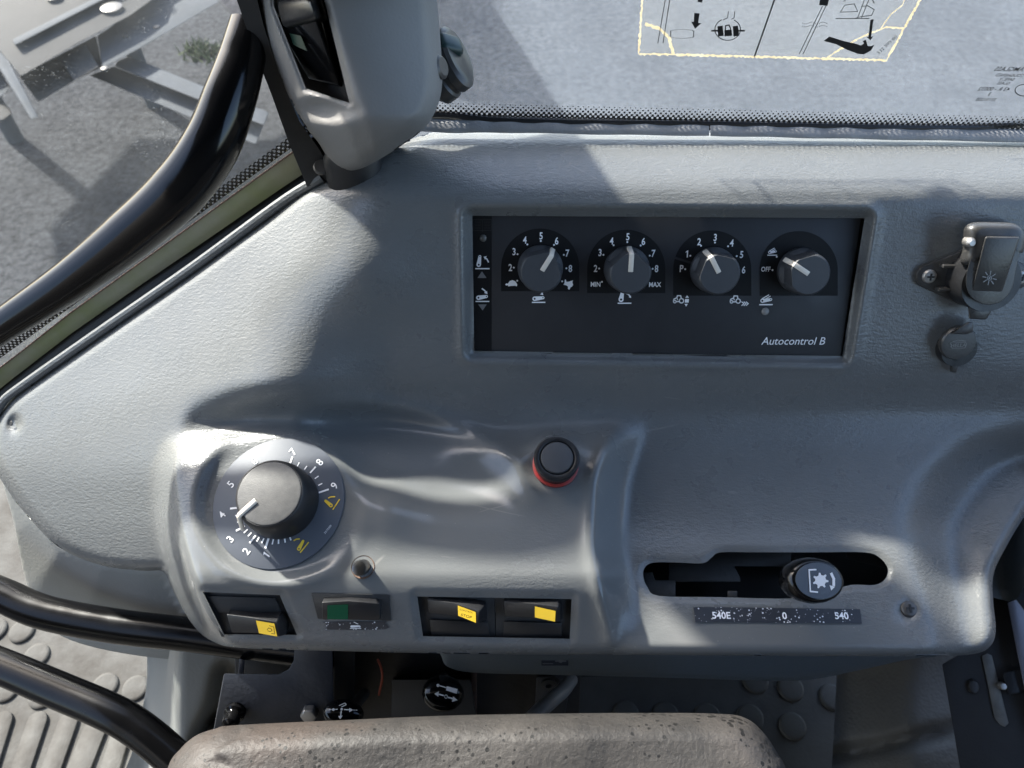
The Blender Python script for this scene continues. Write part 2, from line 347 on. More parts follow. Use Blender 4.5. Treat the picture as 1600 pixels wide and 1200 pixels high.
def text_mesh(txt, size, bold=0.0, sx=1.0, shear=0.0, mirror=False):
    cu = bpy.data.curves.new('lettering', 'FONT'); cu.body = txt; cu.size = size; cu.align_x = 'CENTER'; cu.align_y = 'CENTER'
    cu.offset = bold * size; cu.shear = shear; cu.resolution_u = 3; cu.fill_mode = 'FRONT'
    o = bpy.data.objects.new('lettering', cu); COL.objects.link(o)
    me = bpy.data.meshes.new_from_object(o.evaluated_get(bpy.context.evaluated_depsgraph_get()))
    bpy.data.objects.remove(o); bpy.data.curves.remove(cu)
    xs = [v.co.x for v in me.vertices]; ys = [v.co.y for v in me.vertices]
    cx, cy = (min(xs) + max(xs)) / 2, (min(ys) + max(ys)) / 2
    for v in me.vertices: v.co = ((v.co.x - cx) * sx * (-1 if mirror else 1), v.co.y - cy, 0)
    me.materials.clear(); return me
def one_mesh(size):
    c = size * .72; w_ = c * .17
    V = [(-.02, -.5), (.15, -.5), (.15, .5), (.03, .5), (-.20, .30), (-.20, .16), (-.02, .28)]
    me = bpy.data.meshes.new('numeral'); me.from_pydata([(x * c, y * c, 0) for x, y in V], [], [(0, 1, 2, 3, 6), (3, 4, 5, 6)]); return me
def put_text(txt, fr, px, py, hpx, material, parent, name='numeral', h=.0003, rot=0, bold=.012, sx=1.0, shear=0.0, mirror=False):
    """hpx: cap height in photo pixels"""
    l = fr.loc(px, py, h); size = hpx * (fr.o.length * .0 + (-(fr.o + fr.u * l.x + fr.v * l.y).z) / F) / .72
    me = one_mesh(size) if txt == '1' else text_mesh(txt, size, bold, sx, shear, mirror); o = link(name, me, material, parent)
    o.location = l; o.rotation_euler = (0, 0, rot); return o

def stroke(mb, fr, pts, wpx, h=.0003, closed=False):
    """a printed line of constant width through photo points"""
    P = [fr.loc(x, y, h) for x, y in pts]; w = wpx * (-fr.o.z) / F / 2
    if closed: P.append(P[0])
    for a, b in zip(P, P[1:]):
        d = (b - a); d.z = 0
        if d.length < 1e-7: continue
        d.normalize(); nn = Vector((-d.y, d.x, 0)) * w; e = d * w * .6
        mb.poly([a - nn - e, b - nn + e, b + nn + e, a + nn - e])
def fill(mb, fr, pts, h=.0003):
    P = [fr.loc(x, y, h) for x, y in pts]
    tr = tessellate_polygon([P]); mb.add(P, [t for t in tr])
def dot(mb, fr, x, y, rpx, h=.0003, seg=12):
    c = fr.loc(x, y, h); r = rpx * (-fr.o.z) / F
    mb.poly([(c.x + r * math.cos(6.2832 * i / seg), c.y + r * math.sin(6.2832 * i / seg), h) for i in range(seg)])

# ---- surfaces given as depth over a traced outline
def inpoly(X, Y, poly):
    c = np.zeros(X.shape, bool); n = len(poly)
    for i in range(n):
        x1, y1 = poly[i]; x2, y2 = poly[(i + 1) % n]
        if y1 == y2: continue
        k = ((Y < y1) != (Y < y2)) & (X < (x2 - x1) * (Y - y1) / (y2 - y1) + x1); c ^= k
    return c
def dpoly(X, Y, poly, closed=True):
    d = np.full(X.shape, 1e9); n = len(poly)
    for i in range(n if closed else n - 1):
        x1, y1 = poly[i]; x2, y2 = poly[(i + 1) % n]; dx, dy = x2 - x1, y2 - y1; L = dx * dx + dy * dy + 1e-9
        t = np.clip(((X - x1) * dx + (Y - y1) * dy) / L, 0, 1)
        d = np.minimum(d, (X - x1 - t * dx) ** 2 + (Y - y1 - t * dy) ** 2)
    return np.sqrt(d)
def resample(poly, step, closed=True):
    out = []; n = len(poly)
    for i in range(n if closed else n - 1):
        a = np.array(poly[i], float); b = np.array(poly[(i + 1) % n], float); k = max(1, int(np.linalg.norm(b - a) / step))
        out += [tuple(a + (b - a) * j / k) for j in range(k)]
    if not closed: out.append(tuple(poly[-1]))
    return out
def smooth_poly(pts, n=5, closed=True):
    m = len(pts); out = []
    for i in range(m):
        a, b, c, d = [np.array(pts[(i + k) % m], float) for k in (-1, 0, 1, 2)]
        for k in range(n):
            t = k / n; out.append(tuple(.5 * ((2 * b) + (c - a) * t + (2 * a - 5 * b + 4 * c - d) * t * t + (-a + 3 * b - 3 * c + d) * t ** 3)))
    return out
def hf_mesh(name, outline, depth, material, parent, pm, holes=(), coarse=7, fine=3, band=26, skirt=.05, hskirt=.008, inward=0.0, step=4):
    """mesh of a moulded surface: outline (photo px), depth(X, Y) -> metres from the camera plane"""
    loops = [resample(outline, step)] + [resample(h, step) for h in holes]
    xs = [p[0] for p in outline]; ys = [p[1] for p in outline]
    def grid(sp):
        gx, gy = np.meshgrid(np.arange(min(xs), max(xs), sp), np.arange(min(ys), max(ys), sp)); return gx.ravel(), gy.ravel()
    def dist(X, Y):
        d = dpoly(X, Y, outline)
        for h in holes: d = np.minimum(d, dpoly(X, Y, h))
        return d
    def keep(X, Y):
        k = inpoly(X, Y, outline)
        for h in holes: k &= ~inpoly(X, Y, h)
        return k
    X, Y = grid(coarse); k = keep(X, Y); X, Y = X[k], Y[k]; d = dist(X, Y); a = d >= band
    P = [np.stack([X[a], Y[a]], 1)]
    X, Y = grid(fine); k = keep(X, Y); X, Y = X[k], Y[k]; d = dist(X, Y); a = (d < band) & (d > fine * .45)
    P.append(np.stack([X[a], Y[a]], 1))
    pts = []; edges = []
    for lp in loops:
        b = len(pts); n = len(lp); pts += [Vector(p) for p in lp]; edges += [(b + i, b + (i + 1) % n) for i in range(n)]
    nb = len(pts)
    pts += [Vector(p) for q in P for p in q]
    vo, eo, fo, ov, oe, of = delaunay_2d_cdt(pts, edges, [], 0, 1e-5)
    V = np.array([(v.x, v.y) for v in vo]); T = np.array([f for f in fo if len(f) == 3]); c = V[T].mean(1)
    T = T[keep(c[:, 0], c[:, 1])]
    D = depth(V[:, 0], V[:, 1])
    C = np.stack([(V[:, 0] - 800) / F * D, (600 - V[:, 1]) / F * D, -D], 1)
    W = [tuple(v) for v in C]; faces = [tuple(t) for t in T.tolist()]
    # orient to the camera
    a = T[0]; nrm = np.cross(C[a[1]] - C[a[0]], C[a[2]] - C[a[0]])
    if nrm @ C[a[0]] > 0: faces = [f[::-1] for f in faces]
    # skirts
    idx = {}
    for i, o_ in enumerate(ov):
        for q in o_: idx[q] = i
    b = 0
    for li, lp in enumerate(loops):
        n = len(lp); ids = [idx[b + i] for i in range(n)]; b += n
        cen = np.mean([C[i] for i in ids], 0); sk = skirt if li == 0 else hskirt
        base = len(W)
        for i in ids:
            p = C[i]; r = p / np.linalg.norm(p); q = p + r * sk
            if li == 0 and inward: q = q + (cen - p) * inward
            W.append(tuple(q))
        for i in range(n): faces.append((ids[i], ids[(i + 1) % n], base + (i + 1) % n, base + i))
    inv = pm.inverted() @ C2W
    me = bpy.data.meshes.new(name)
    A = np.array(W); Mx = np.array(inv); A = A @ Mx[:3, :3].T + Mx[:3, 3]
    me.from_pydata(A.tolist(), [], faces); me.update()
    for p in me.polygons: p.use_smooth = True
    me.set_sharp_from_angle(angle=R_(60))
    return link(name, me, material, parent)
def pchip(x, nodes):
    xs = np.array([n[0] for n in nodes], float); ys = np.array([n[1] for n in nodes], float)
    h = np.diff(xs); dl = np.diff(ys) / h; m = np.zeros(len(xs)); m[0], m[-1] = dl[0], dl[-1]
    for i in range(1, len(xs) - 1):
        m[i] = 0 if dl[i - 1] * dl[i] <= 0 else 2 * dl[i - 1] * dl[i] / (dl[i - 1] + dl[i])
    x = np.clip(x, xs[0], xs[-1]); i = np.clip(np.searchsorted(xs, x) - 1, 0, len(h) - 1); t = (x - xs[i]) / h[i]
    return (ys[i] * (1 + 2 * t) * (1 - t) ** 2 + h[i] * m[i] * t * (1 - t) ** 2 + ys[i + 1] * t * t * (3 - 2 * t) + h[i] * m[i + 1] * t * t * (t - 1))
def ss(t): t = np.clip(t, 0, 1); return t * t * (3 - 2 * t)
def blur(A, s):
    k = int(s * 3) + 1; w = np.exp(-np.arange(-k, k + 1) ** 2 / (2 * s * s)); w /= w.sum()
    for ax in (0, 1):
        B = np.pad(A, [(k, k) if a == ax else (0, 0) for a in (0, 1)], 'edge'); A = sum(w[j] * np.take(B, np.arange(j, j + A.shape[ax]), ax) for j in range(2 * k + 1))
    return A
# ------------------------------------------------------------------ moulded console surface
D0 = 0.40
def tilt(a, b=0): return Vector((math.sin(R_(b)), math.sin(R_(a)), math.cos(R_(a)) * math.cos(R_(b)))).normalized()
FP = Fr(cpt(1045, 440, .4035), tilt(-17.7))                     # control panel plane
FD = Fr(cpt(436, 787, .3975), tilt(22, -3))                     # dial plane
FB = Fr(cpt(868, 726, .406), tilt(20))                          # push button seat
def plane_w(fr, X, Y, h=0):
    o = fr.o + fr.n * h; n = fr.n
    return D0 - o.dot(n) / (n.x * (X - 800) / F + n.y * (600 - Y) / F - n.z)

OPENING = [(738, 337), (1351, 341), (1316, 556), (1050, 553), (741, 548)]
SLOT = smooth_poly([(1005, 900), (1008, 886), (1022, 879), (1060, 879), (1098, 880), (1112, 871), (1126, 863), (1180, 863), (1270, 863), (1350, 863), (1374, 871), (1387, 888), (1383, 905), (1366, 914), (1330, 914), (1290, 925), (1240, 935), (1120, 933), (1030, 931), (1012, 918)], 4)
SW1 = [(317, 925), (437, 930), (464, 992), (350, 991)]
SW3 = [(652, 932), (893, 936), (890, 998), (661, 994)]
OUT = smooth_poly([(1900, 222), (1600, 217), (1140, 208), (800, 204), (690, 204), (610, 232), (560, 262), (500, 284), (440, 321), (300, 424), (150, 528), (40, 605), (8, 634), (-14, 670), (-14, 715), (8, 760), (48, 812), (95, 857), (160, 884), (225, 892), (254, 893), (268, 918), (298, 972), (332, 1002), (385, 1013), (560, 1018), (750, 1022), (960, 1023), (1250, 1025), (1450, 1025), (1520, 1022), (1547, 1010), (1556, 985), (1552, 940), (1552, 900), (1568, 862), (1605, 800), (1680, 690), (1760, 600), (1900, 480)], 5)

GX0, GY0, GS = -160, 120, 2
gx, gy = np.meshgrid(np.arange(GX0, 1961, GS, dtype=float), np.arange(GY0, 1121, GS, dtype=float))
TOPN = [(120, -50), (180, -22), (205, -12), (235, 0), (265, 10), (290, 16.3), (308, 18.3), (326, 16.8), (350, 14), (560, -12)]
WP = TOPN + [(590, -17.5), (625, -26), (650, -29.5), (1120, -60)]
WA = TOPN + [(590, -17.5), (622, -25), (652, -30), (690, -31), (740, -27.5), (800, -20.5), (832, -15), (860, -9), (920, .5), (960, 6.5), (1000, 12), (1030, 15), (1120, 15)]
WB = TOPN + [(590, -18), (622, -26.5), (650, -29), (672, -23), (700, -12), (740, -4), (800, 3.5), (880, 15.5), (902, 18.5), (918, 18.5), (950, 16), (1000, 11), (1030, 8), (1120, 0)]
WLn = [(120, -44), (180, -26), (205, -16), (235, -9), (265, -4), (300, -1), (360, 4), (450, 10), (560, 18), (640, 23), (720, 25), (800, 21), (870, 14), (900, 9), (1120, -20)]
wp, wa, wb, wl = [pchip(gy, n) for n in (WP, WA, WB, WLn)]
bt_ = np.clip(590 - gx, 0, 900); bend = -np.where(bt_ < 140, bt_ ** 2 / 280 , bt_ - 70) / 3 * .58
mL = ss((620 - gx) / 230)
wl = wp * (1 - mL) + wl * mL + bend
# raised pod on the left carrying dial, button and switches
ytop = pchip(gx, [(-200, 760), (230, 740), (262, 690), (310, 652), (400, 630), (500, 628), (600, 638), (700, 662), (800, 672), (900, 650), (1000, 640), (1960, 640)])
xl = pchip(gy, [(100, 250), (640, 285), (690, 262), (740, 250), (800, 252), (900, 276), (960, 300), (1010, 336), (1120, 400)])
mB = ss((gx - (xl - 12)) / 42) * ss((gy - (ytop - 42)) / 88)
left = wl * (1 - mB) + wb * mB
xa = pchip(gy, [(100, 960), (650, 960), (700, 942), (760, 925), (850, 920), (900, 930), (960, 944), (1010, 952), (1120, 955)])
mA = ss((gx - xa) / 62)
fadeA = ss((gy - 590) / 60)
w = left * (1 - mA) + wa * mA
w = np.where(gy < 560, left, w * 1.0)
wmix = ss((gy - 540) / 60)
w = left * (1 - wmix) + (left * (1 - mA) + wa * mA) * wmix
# right rim of the lever bay
xr = pchip(gy, [(100, 1900), (600, 1700), (650, 1560), (700, 1462), (760, 1410), (820, 1394), (880, 1412), (940, 1436), (1010, 1452), (1120, 1460)])
mR = ss((gx - xr) / pchip(gy, [(100, 220), (700, 190), (820, 165), (900, 120), (1010, 95), (1120, 90)]))
tR = (gx - xr) / pchip(gy, [(100, 260), (700, 230), (820, 175), (900, 130), (1010, 105), (1120, 100)])
w = w + (-20 * ss(tR / .6) + 8 * ss((tR - .55) / .6)) * ss((gy - 645) / 90) * (1 - .45 * ss((gy - 880) / 120))
w = w + 9 * np.exp(-(((gx - 565) / 95) ** 2 + ((gy - 430) / 75) ** 2))  # swell added to the surface to keep sun off the pod
w = blur(w, 2.6)
w = w + 2.6 * np.exp(-((gx - xa - 2) / 11) ** 2) * ss((gy - 655) / 50) * (1 - ss((gy - 1000) / 20))
def put_plane(w, fr, cx, cy, rx, ry, soft, h=0):
    d = np.sqrt(((gx - cx) / rx) ** 2 + ((gy - cy) / ry) ** 2); m = 1 - ss((d - 1) / soft); return w * (1 - m) + 1000 * plane_w(fr, gx, gy, h) * m
# finger scoop between dial and button
th = R_(17); sx_, sy_ = gx - 645, gy - 722
ru = (sx_ * math.cos(th) + sy_ * math.sin(th)) / 150; rv = (-sx_ * math.sin(th) + sy_ * math.cos(th)) / 62
rr_ = np.sqrt(ru ** 2 + rv ** 2); w = w - 11 * np.exp(-rr_ ** 4.2) + 2.6 * np.exp(-((rr_ - 1.28) / .16) ** 2) * ss((-rv + .35) / .6)
# shoulder at the pod's front, right of the dial
w = w + 4.0 * np.exp(-(((gx - 605) / 40) ** 2 + ((gy - 800) / 45) ** 2))
w = put_plane(w, FD, 436, 787, 107, 101, .30, -.0012)
w = w + 2.2 * np.exp(-((np.sqrt(((gx - 436) / 134) ** 2 + ((gy - 787) / 128) ** 2) - 1) / .10) ** 2) * (1 - .5 * ss((gx - 440) / 90))
w = put_plane(w, FB, 868, 726, 40, 38, .42, -.001)
# bevelled frame round the control panel
dO = dpoly(gx, gy, OPENING); inO = inpoly(gx, gy, OPENING); dO = np.where(inO, 0, dO)
w = w + 1.5 * np.exp(-((dO - 19) / 6) ** 2) - 5.2 * (1 - ss(dO / 16))
w = np.where(inO, 1000 * plane_w(FP, gx, gy, .0015), w)
# switch wells, screw dimple
for q in (SW1, SW3):
    dd = np.where(inpoly(gx, gy, q), 0, dpoly(gx, gy, q)); w = w - 1.6 * (1 - ss(dd / 13))
w = w - 3.2 * np.exp(-(((gx - 1417) / 13) ** 2 + ((gy - 955) / 14) ** 2) ** 1.5)
dS = np.where(inpoly(gx, gy, SLOT), 0, dpoly(gx, gy, SLOT)); w = w - 1.5 * (1 - ss(dS / 9))
w = w - 4 * np.exp(-(((gx - 22) / 9) ** 2 + ((gy - 662) / 13) ** 2) ** 1.5)
w = blur(w, 1.2)
# hand-made unevenness
w = w + .25 * np.sin(gx / 61 + gy / 97) * np.sin(gy / 53 - gx / 140)
WG = w / 1000.0
def sample(X, Y):
    fx = np.clip((np.asarray(X, float) - GX0) / GS, 0, WG.shape[1] - 1.001); fy = np.clip((np.asarray(Y, float) - GY0) / GS, 0, WG.shape[0] - 1.001)
    i = fx.astype(int); j = fy.astype(int); a = fx - i; b = fy - j
    return (WG[j, i] * (1 - a) + WG[j, i + 1] * a) * (1 - b) + (WG[j + 1, i] * (1 - a) + WG[j + 1, i + 1] * a) * b
def shell_depth(X, Y):
    d = dpoly(X, Y, OUT); RR = 20.0; t = np.clip(1 - d / RR, 0, 1)
    drop = .0085 * (1 - np.sqrt(np.clip(1 - t * t, 0, 1)))
    return D0 - sample(X, Y) + drop
def surf(px, py): return cpt(px, py, D0 - float(sample(np.array([px]), np.array([py]))[0]))
def fsurf(px, py, d=9, rot=0):
    """frame standing on the console surface at a photo point"""
    n = (surf(px + d, py) - surf(px - d, py)).cross(surf(px, py - d) - surf(px, py + d)).normalized()
    if n.z < 0: n = -n
    return Fr(surf(px, py), n, None, rot)

CM = C2W @ Matrix.Translation(cpt(900, 640, .43))
console = thing('console', CM, 'grey grained vinyl side console with moulded bays for dial, switches and lever', 'console')
shell = hf_mesh('shell', OUT, shell_depth, M['shell'], console, CM, holes=(OPENING, SLOT, SW1, SW3), coarse=6, fine=3, band=24, skirt=.055, hskirt=.010, inward=.03)

me = shell.data; co = np.zeros(len(me.vertices) * 3); me.vertices.foreach_get('co', co); co = co.reshape(-1, 3) + np.array(cpt(900, 640, .43))
vx = 800 - co[:, 0] / co[:, 2] * F; vy = 600 + co[:, 1] / co[:, 2] * F
wear = np.maximum.reduce([ss(1.35 - np.sqrt(((vx - cx_) / rx_) ** 2 + ((vy - cy_) / ry_) ** 2)) for cx_, cy_, rx_, ry_ in ((690, 770, 220, 130), (930, 860, 60, 190), (1180, 1000, 230, 50), (300, 930, 80, 120), (520, 900, 260, 60))])
at_ = me.attributes.new('wear', 'FLOAT', 'POINT'); at_.data.foreach_set('value', np.clip(wear, 0, 1).astype(np.float32))
def to_local(pm, pts): q = pm.inverted() @ C2W; return [q @ Vector(p) for p in pts]
# dark backing inside the panel opening and the lever slot
mb = MB(); fb = FP
mb.prism(fb.locs([(732, 331), (1358, 336), (1322, 562), (736, 556)], -.009), fb.locs([(732, 331), (1358, 336), (1322, 562), (736, 556)], -.006))
b = mb; q = CM.inverted() @ FP.m; b.v = [tuple(q @ Vector(v)) for v in b.v]; b.build('panel_cavity', M['blackm'], console)
# edge bead along the window side
pts = [(505, 276), (440, 316), (300, 418), (150, 522), (40, 599), (6, 626), (-12, 655)]
bead = spline([cpt(x, y, D0 - float(sample(np.array([x]), np.array([y + 6]))[0]) + .001) for x, y in pts], 10)
MB().tube(to_local(CM, bead), [.0028] * len(bead), 10).build('edge_bead', M['shell'], console, smooth=True)
# screw hole at the far left
fh = fsurf(24, 661); q = CM.inverted() @ fh.m
m_ = MB().lathe([(.0016, .0026), (.0012, .0028)], 14); m_.v = [tuple(q @ Vector(v)) for v in m_.v]; m_.build('screw_hole', M['seal'], console)
# hidden sheet added from sill to cab floor, stopping sun under the console
FZ = 2.2 - 0.83
wl_px = [(1900, 216), (1500, 209), (1100, 203), (800, 199), (690, 199), (610, 226), (545, 258), (500, 280), (300, 420), (150, 524), (20, 618), (-16, 672), (-16, 716)]
vs = []
for x, y in wl_px:
    p = C2W @ (surf(x, y) - Vector((0, 0, .010))); vs += [p, Vector((p.x, p.y, FZ - .05))]
n_ = len(wl_px); q = CM.inverted()
MB().add([q @ v for v in vs], [(2 * i, 2 * i + 1, 2 * i + 3, 2 * i + 2) for i in range(n_ - 1)]).build('back_sun_block', M['lower'], console)
# side panel falling to the floor under the left lip
lip = [(-14, 690), (8, 760), (48, 812), (95, 857), (160, 884), (225, 892), (300, 893), (360, 900)]
SP = smooth_poly([(12, 690), (34, 738), (72, 785), (115, 825), (170, 850), (225, 860), (300, 880), (400, 900), (400, 1010), (300, 1030), (200, 1022), (110, 1000), (62, 966), (40, 908), (20, 810), (2, 740)], 4)
def side_depth(X, Y):
    d = dpoly(X, Y, lip, False); b_ = pchip(X, [(-40, .512), (50, .500), (150, .482), (300, .455), (420, .45)])
    ins = inpoly(X, Y, OUT); return b_ + np.where(ins, .012 + d * .0001, .012 + d * .00045)
hf_mesh('side_panel', SP, side_depth, M['sidepanel'], console, CM, coarse=7, fine=4, band=10, skirt=.10)
# lower panel recessed under the front lip
lo_d = lambda X, Y: .428 + (Y - 1000) * .0006 + .02 * ss((X - 1080) / 400)
LOW = smooth_poly([(684, 1000), (760, 995), (1100, 995), (1300, 995), (1500, 1000), (1470, 1024), (1416, 1031), (1330, 1050), (1240, 1064), (1080, 1060), (930, 1056), (850, 1054), (740, 1051), (700, 1042), (690, 1026)], 4)
hf_mesh('lower_panel', LOW, lambda X, Y: lo_d(X, Y) + .006 * (1 - np.sqrt(1 - np.clip(1 - dpoly(X, Y, LOW) / 14, 0, 1) ** 2)), M['lower'], console, CM, coarse=8, fine=4, band=16, skirt=.06)
fl = Fr(cpt(866, 1034, float(lo_d(866, 1034)) - .0012), tilt(-8))
lw = thing('pictogram_label', fl.m, 'tiny dark label with two white pictograms below the console lip', 'label')
mb = MB(); mb.prism(fl.locs([(846, 1027), (888, 1027), (888, 1040), (846, 1040)], -.0004), fl.locs([(846, 1027), (888, 1027), (888, 1040), (846, 1040)])); mb.build('label_plate', M['bracket'], lw)
mb = MB(); dot(mb, fl, 876, 1032, 4); stroke(mb, fl, [(868, 1033), (884, 1033)], 2); fill(mb, fl, [(859, 1027.5), (862, 1027.5), (861, 1031), (859, 1031)]); stroke(mb, fl, [(848, 1037), (864, 1037)], 1); mb.build('pictogram', M['greyprint'], lw)

# ------------------------------------------------------------------ ground, glass, window frames
MB().add([(-200, -200, 0), (200, -200, 0), (200, 200, 0), (-200, 200, 0)], [(0, 1, 2, 3)]).build('ground', M['asphalt'])
tag(bpy.data.objects['ground'], kind='structure')
# rear window: bottom edge runs along the console top, the pane rises from it
A = cpt(560, 186, .405); B = cpt(1900, 218, .405)
U = (B - A).normalized(); UP = (UPC - U * UPC.dot(U)).normalized()
FRW = Fr(cpt(1045, 196, .405), U.cross(UP), UP)
rw = thing('rear_window', FRW.m, 'dusty speckled rear window pane above the console', 'window')
x0 = FRW.loc(610, 190).x; x1 = FRW.loc(1900, 215).x
MB().box(x0, x1, -.02, .55, -.005, -.001).build('pane', M['glass_r'], rw)
mb = MB(); mb.poly([(x0, -.0010, .0004), (x1, -.0010, .0004), (x1, .0132, .0004), (x0, .0132, .0004)])
o = mb.build('frit_band', M['frit'], rw); o.location = (0, FRW.loc(1045, 196).y - .001, 0)
# glass stamp, read from behind
for txt, px, py, hh, sh in (('TAMGLASS', 1581, 108, 7.5, .3), ('TOUGHENED', 1578, 117.5, 5, .25), ('SAFETY', 1573.5, 124, 5, .25), ('GLASS', 1568, 130, 5, .25), ('43 R - 00032', 1553, 139, 6.5, .3), ('3', 1546.5, 147, 5.5, .25), ('33191200', 1541, 155.5, 5.5, .25)):
    put_text(txt, FRW, px, py, hh, M['darkprint'], rw, 'glass_stamp', .0006, 0, .008, 1.02, -sh, True)
mb = MB(); stroke(mb, FRW, [(1600 + 14 * math.cos(a), 141 + 9 * math.sin(a)) for a in [i * 6.2832 / 24 for i in range(24)]], 1.3, .0006, True)
mb.build('glass_stamp', M['darkprint'], rw)
# gaskets
g1 = [(560, 188), (640, 180), (700, 179), (760, 186), (860, 190), (1000, 192), (1100, 193), (1250, 196), (1400, 199), (1500, 199), (1560, 196), (1600, 192), (1700, 186), (1900, 180)]
gd = thing('window_gasket', C2W @ Matrix.Translation(cpt(1045, 196, .40)), 'black rubber gasket with ribbed grey trim strip along the rear window foot', 'gasket')
gm = MW[gd.name]
pts = spline([cpt(x, y, .4035) for x, y in g1], 6)
MB().tube(to_local(gm, pts), [.0021] * len(pts), 10, 1.0).build('rubber_lip', M['gasketb'], gd, smooth=True)
def ribbon(name, line, hw, bulge, material, parent, pm, dep):
    """a padded strip swept along a traced line"""
    P = spline([(x, y, 0) for x, y in line], 8); vs = []; fs = []; n = len(P); K = 7
    for i, p in enumerate(P):
        for k in range(K):
            t = k / (K - 1) * 2 - 1
            vs.append(cpt(p.x, p.y + t * hw + .5 * math.sin(i * .9), dep - bulge * math.sqrt(max(0, 1 - t * t)) - .0004 * math.sin(i * 1.7)))
    fs = [(i * K + k, i * K + k + 1, (i + 1) * K + k + 1, (i + 1) * K + k) for i in range(n - 1) for k in range(K - 1)]
    return MB().add(to_local(pm, vs), fs).build(name, material, parent, smooth=True)
ribbon('trim_strip', [(600, 192), (700, 197), (800, 197), (950, 200), (1108, 202)], 10.5, .0012, M['gasket'], gd, gm, .403)
ribbon('trim_strip', [(1110, 202), (1250, 205), (1400, 208), (1600, 212), (1900, 218)], 10.5, .0012, M['gasket'], gd, gm, .403)

# side window on the left
SA, SB = cpt(8, 622, .500), cpt(492, 283, .432)
U = (SB - SA).normalized(); UPv = UPC - U * UPC.dot(U); nn = U.cross(UPv).normalized()
FLW = Fr((SA + SB) / 2, nn, UPv)
lw2 = thing('side_window', FLW.m, 'hazy side window pane looking onto asphalt and a trailer', 'window')
xa0 = FLW.loc(-300, 838).x; xb0 = .16
MB().box(xa0, xb0, .0, .62, -.005, -.001).build('pane', M['glass_l'], lw2)
def lwy(px, py): return FLW.loc(px, py).y
yf = lwy(250, 376)
mb = MB(); mb.poly([(xa0, -.0008, .0004), (xb0, -.0008, .0004), (xb0, .0048, .0004), (xa0, .0048, .0004)])
o = mb.build('frit_band', M['frit_l'], lw2); o.location = (0, yf, 0)
# sill: strip with a greenish reflection in its colour, thin rusty line, black rubber
def strip(name, l1, l2, material, d1, d2):
    n = len(l1); vs = [cpt(x, y, d1) for x, y in l1] + [cpt(x, y, d2) for x, y in l2]
    dep = lambda x, y, f: cpt(x, y, (FLW.o.dot(FLW.n)) / ray(x, y).dot(FLW.n) - f)
    vs = [dep(x, y, d1) for x, y in l1] + [dep(x, y, d2) for x, y in l2] + [dep(x, y, d2 - .006) for x, y in l2] + [dep(x, y, d1 - .004) for x, y in l1]
    fs = [(i + n * k, i + 1 + n * k, i + 1 + n * (k + 1), i + n * (k + 1)) for k in range(3) for i in range(n - 1)]
    fs += [(0, n, 2 * n, 3 * n), (n - 1, 4 * n - 1, 3 * n - 1, 2 * n - 1)]
    return MB().add(to_local(FLW.m, vs), fs).build(name, material, lw2)
T1 = [(510, 200), (440, 249), (330, 329), (210, 416), (110, 488), (30, 551), (-60, 619)]
T2 = [(510, 248), (440, 294), (330, 370), (210, 452), (110, 522), (22, 590), (-60, 655)]
T3 = [(510, 268), (440, 312), (330, 390), (210, 474), (110, 545), (10, 622), (-60, 672)]
strip('sill_strip', T1, T2, M['sill'], .003, .004)
strip('rubber_seal', T2, T3, M['seal'], .001, .008)
mb = MB().tube(to_local(FLW.m, [cpt(x, y + 1, (FLW.o.dot(FLW.n)) / ray(x, y).dot(FLW.n) - .0035) for x, y in T1]), .0005, 6); mb.build('rust_line', M['rust'], lw2)

# ------------------------------------------------------------------ window sticker (clear film, torn cream border, printed pictograms)
stk = thing('instruction_sticker', FRW.m, 'peeling instruction sticker with black pictograms and torn cream border on rear window', 'sticker')
def film_mat():
    m = bpy.data.materials.new('sticker_film'); m.use_nodes = True; t = m.node_tree; n = t.nodes; n.clear(); out = n.new('ShaderNodeOutputMaterial')
    tr = n.new('ShaderNodeBsdfTransparent'); di = n.new('ShaderNodeBsdfDiffuse'); di.inputs[0].default_value = (.58, .58, .54, 1)
    tl = n.new('ShaderNodeBsdfTranslucent'); tl.inputs[0].default_value = (.58, .58, .54, 1); a = n.new('ShaderNodeAddShader'); a = n.new('ShaderNodeMixShader'); a.inputs[0].default_value = .5
    lk(t, di.outputs[0], a.inputs[1]); lk(t, tl.outputs[0], a.inputs[2]); mx = n.new('ShaderNodeMixShader'); mx.inputs[0].default_value = .10
    lk(t, tr.outputs[0], mx.inputs[1]); lk(t, a.outputs[0], mx.inputs[2]); lk(t, mx.outputs[0], out.inputs[0]); return m
M['film'] = film_mat()
M['torn'] = mat('torn_paper', (.80, .74, .54), .8, var=(200, .6, (.66, .50, .26)))
t_ = M['torn'].node_tree; p_ = t_.nodes['Principled BSDF']; tl_ = t_.nodes.new('ShaderNodeBsdfTranslucent'); mx_ = t_.nodes.new('ShaderNodeMixShader'); mx_.inputs[0].default_value = .38
lk(t_, p_.inputs['Base Color'].links[0].from_socket, tl_.inputs[0]); lk(t_, p_.outputs[0], mx_.inputs[1]); lk(t_, tl_.outputs[0], mx_.inputs[2]); lk(t_, mx_.outputs[0], t_.nodes['Material Output'].inputs[0])
mb = MB(); fill(mb, FRW, [(1008, -60), (998, 84), (1385, 94), (1500, -110)], .0008); mb.build('film', M['film'], stk)
random.seed(4)
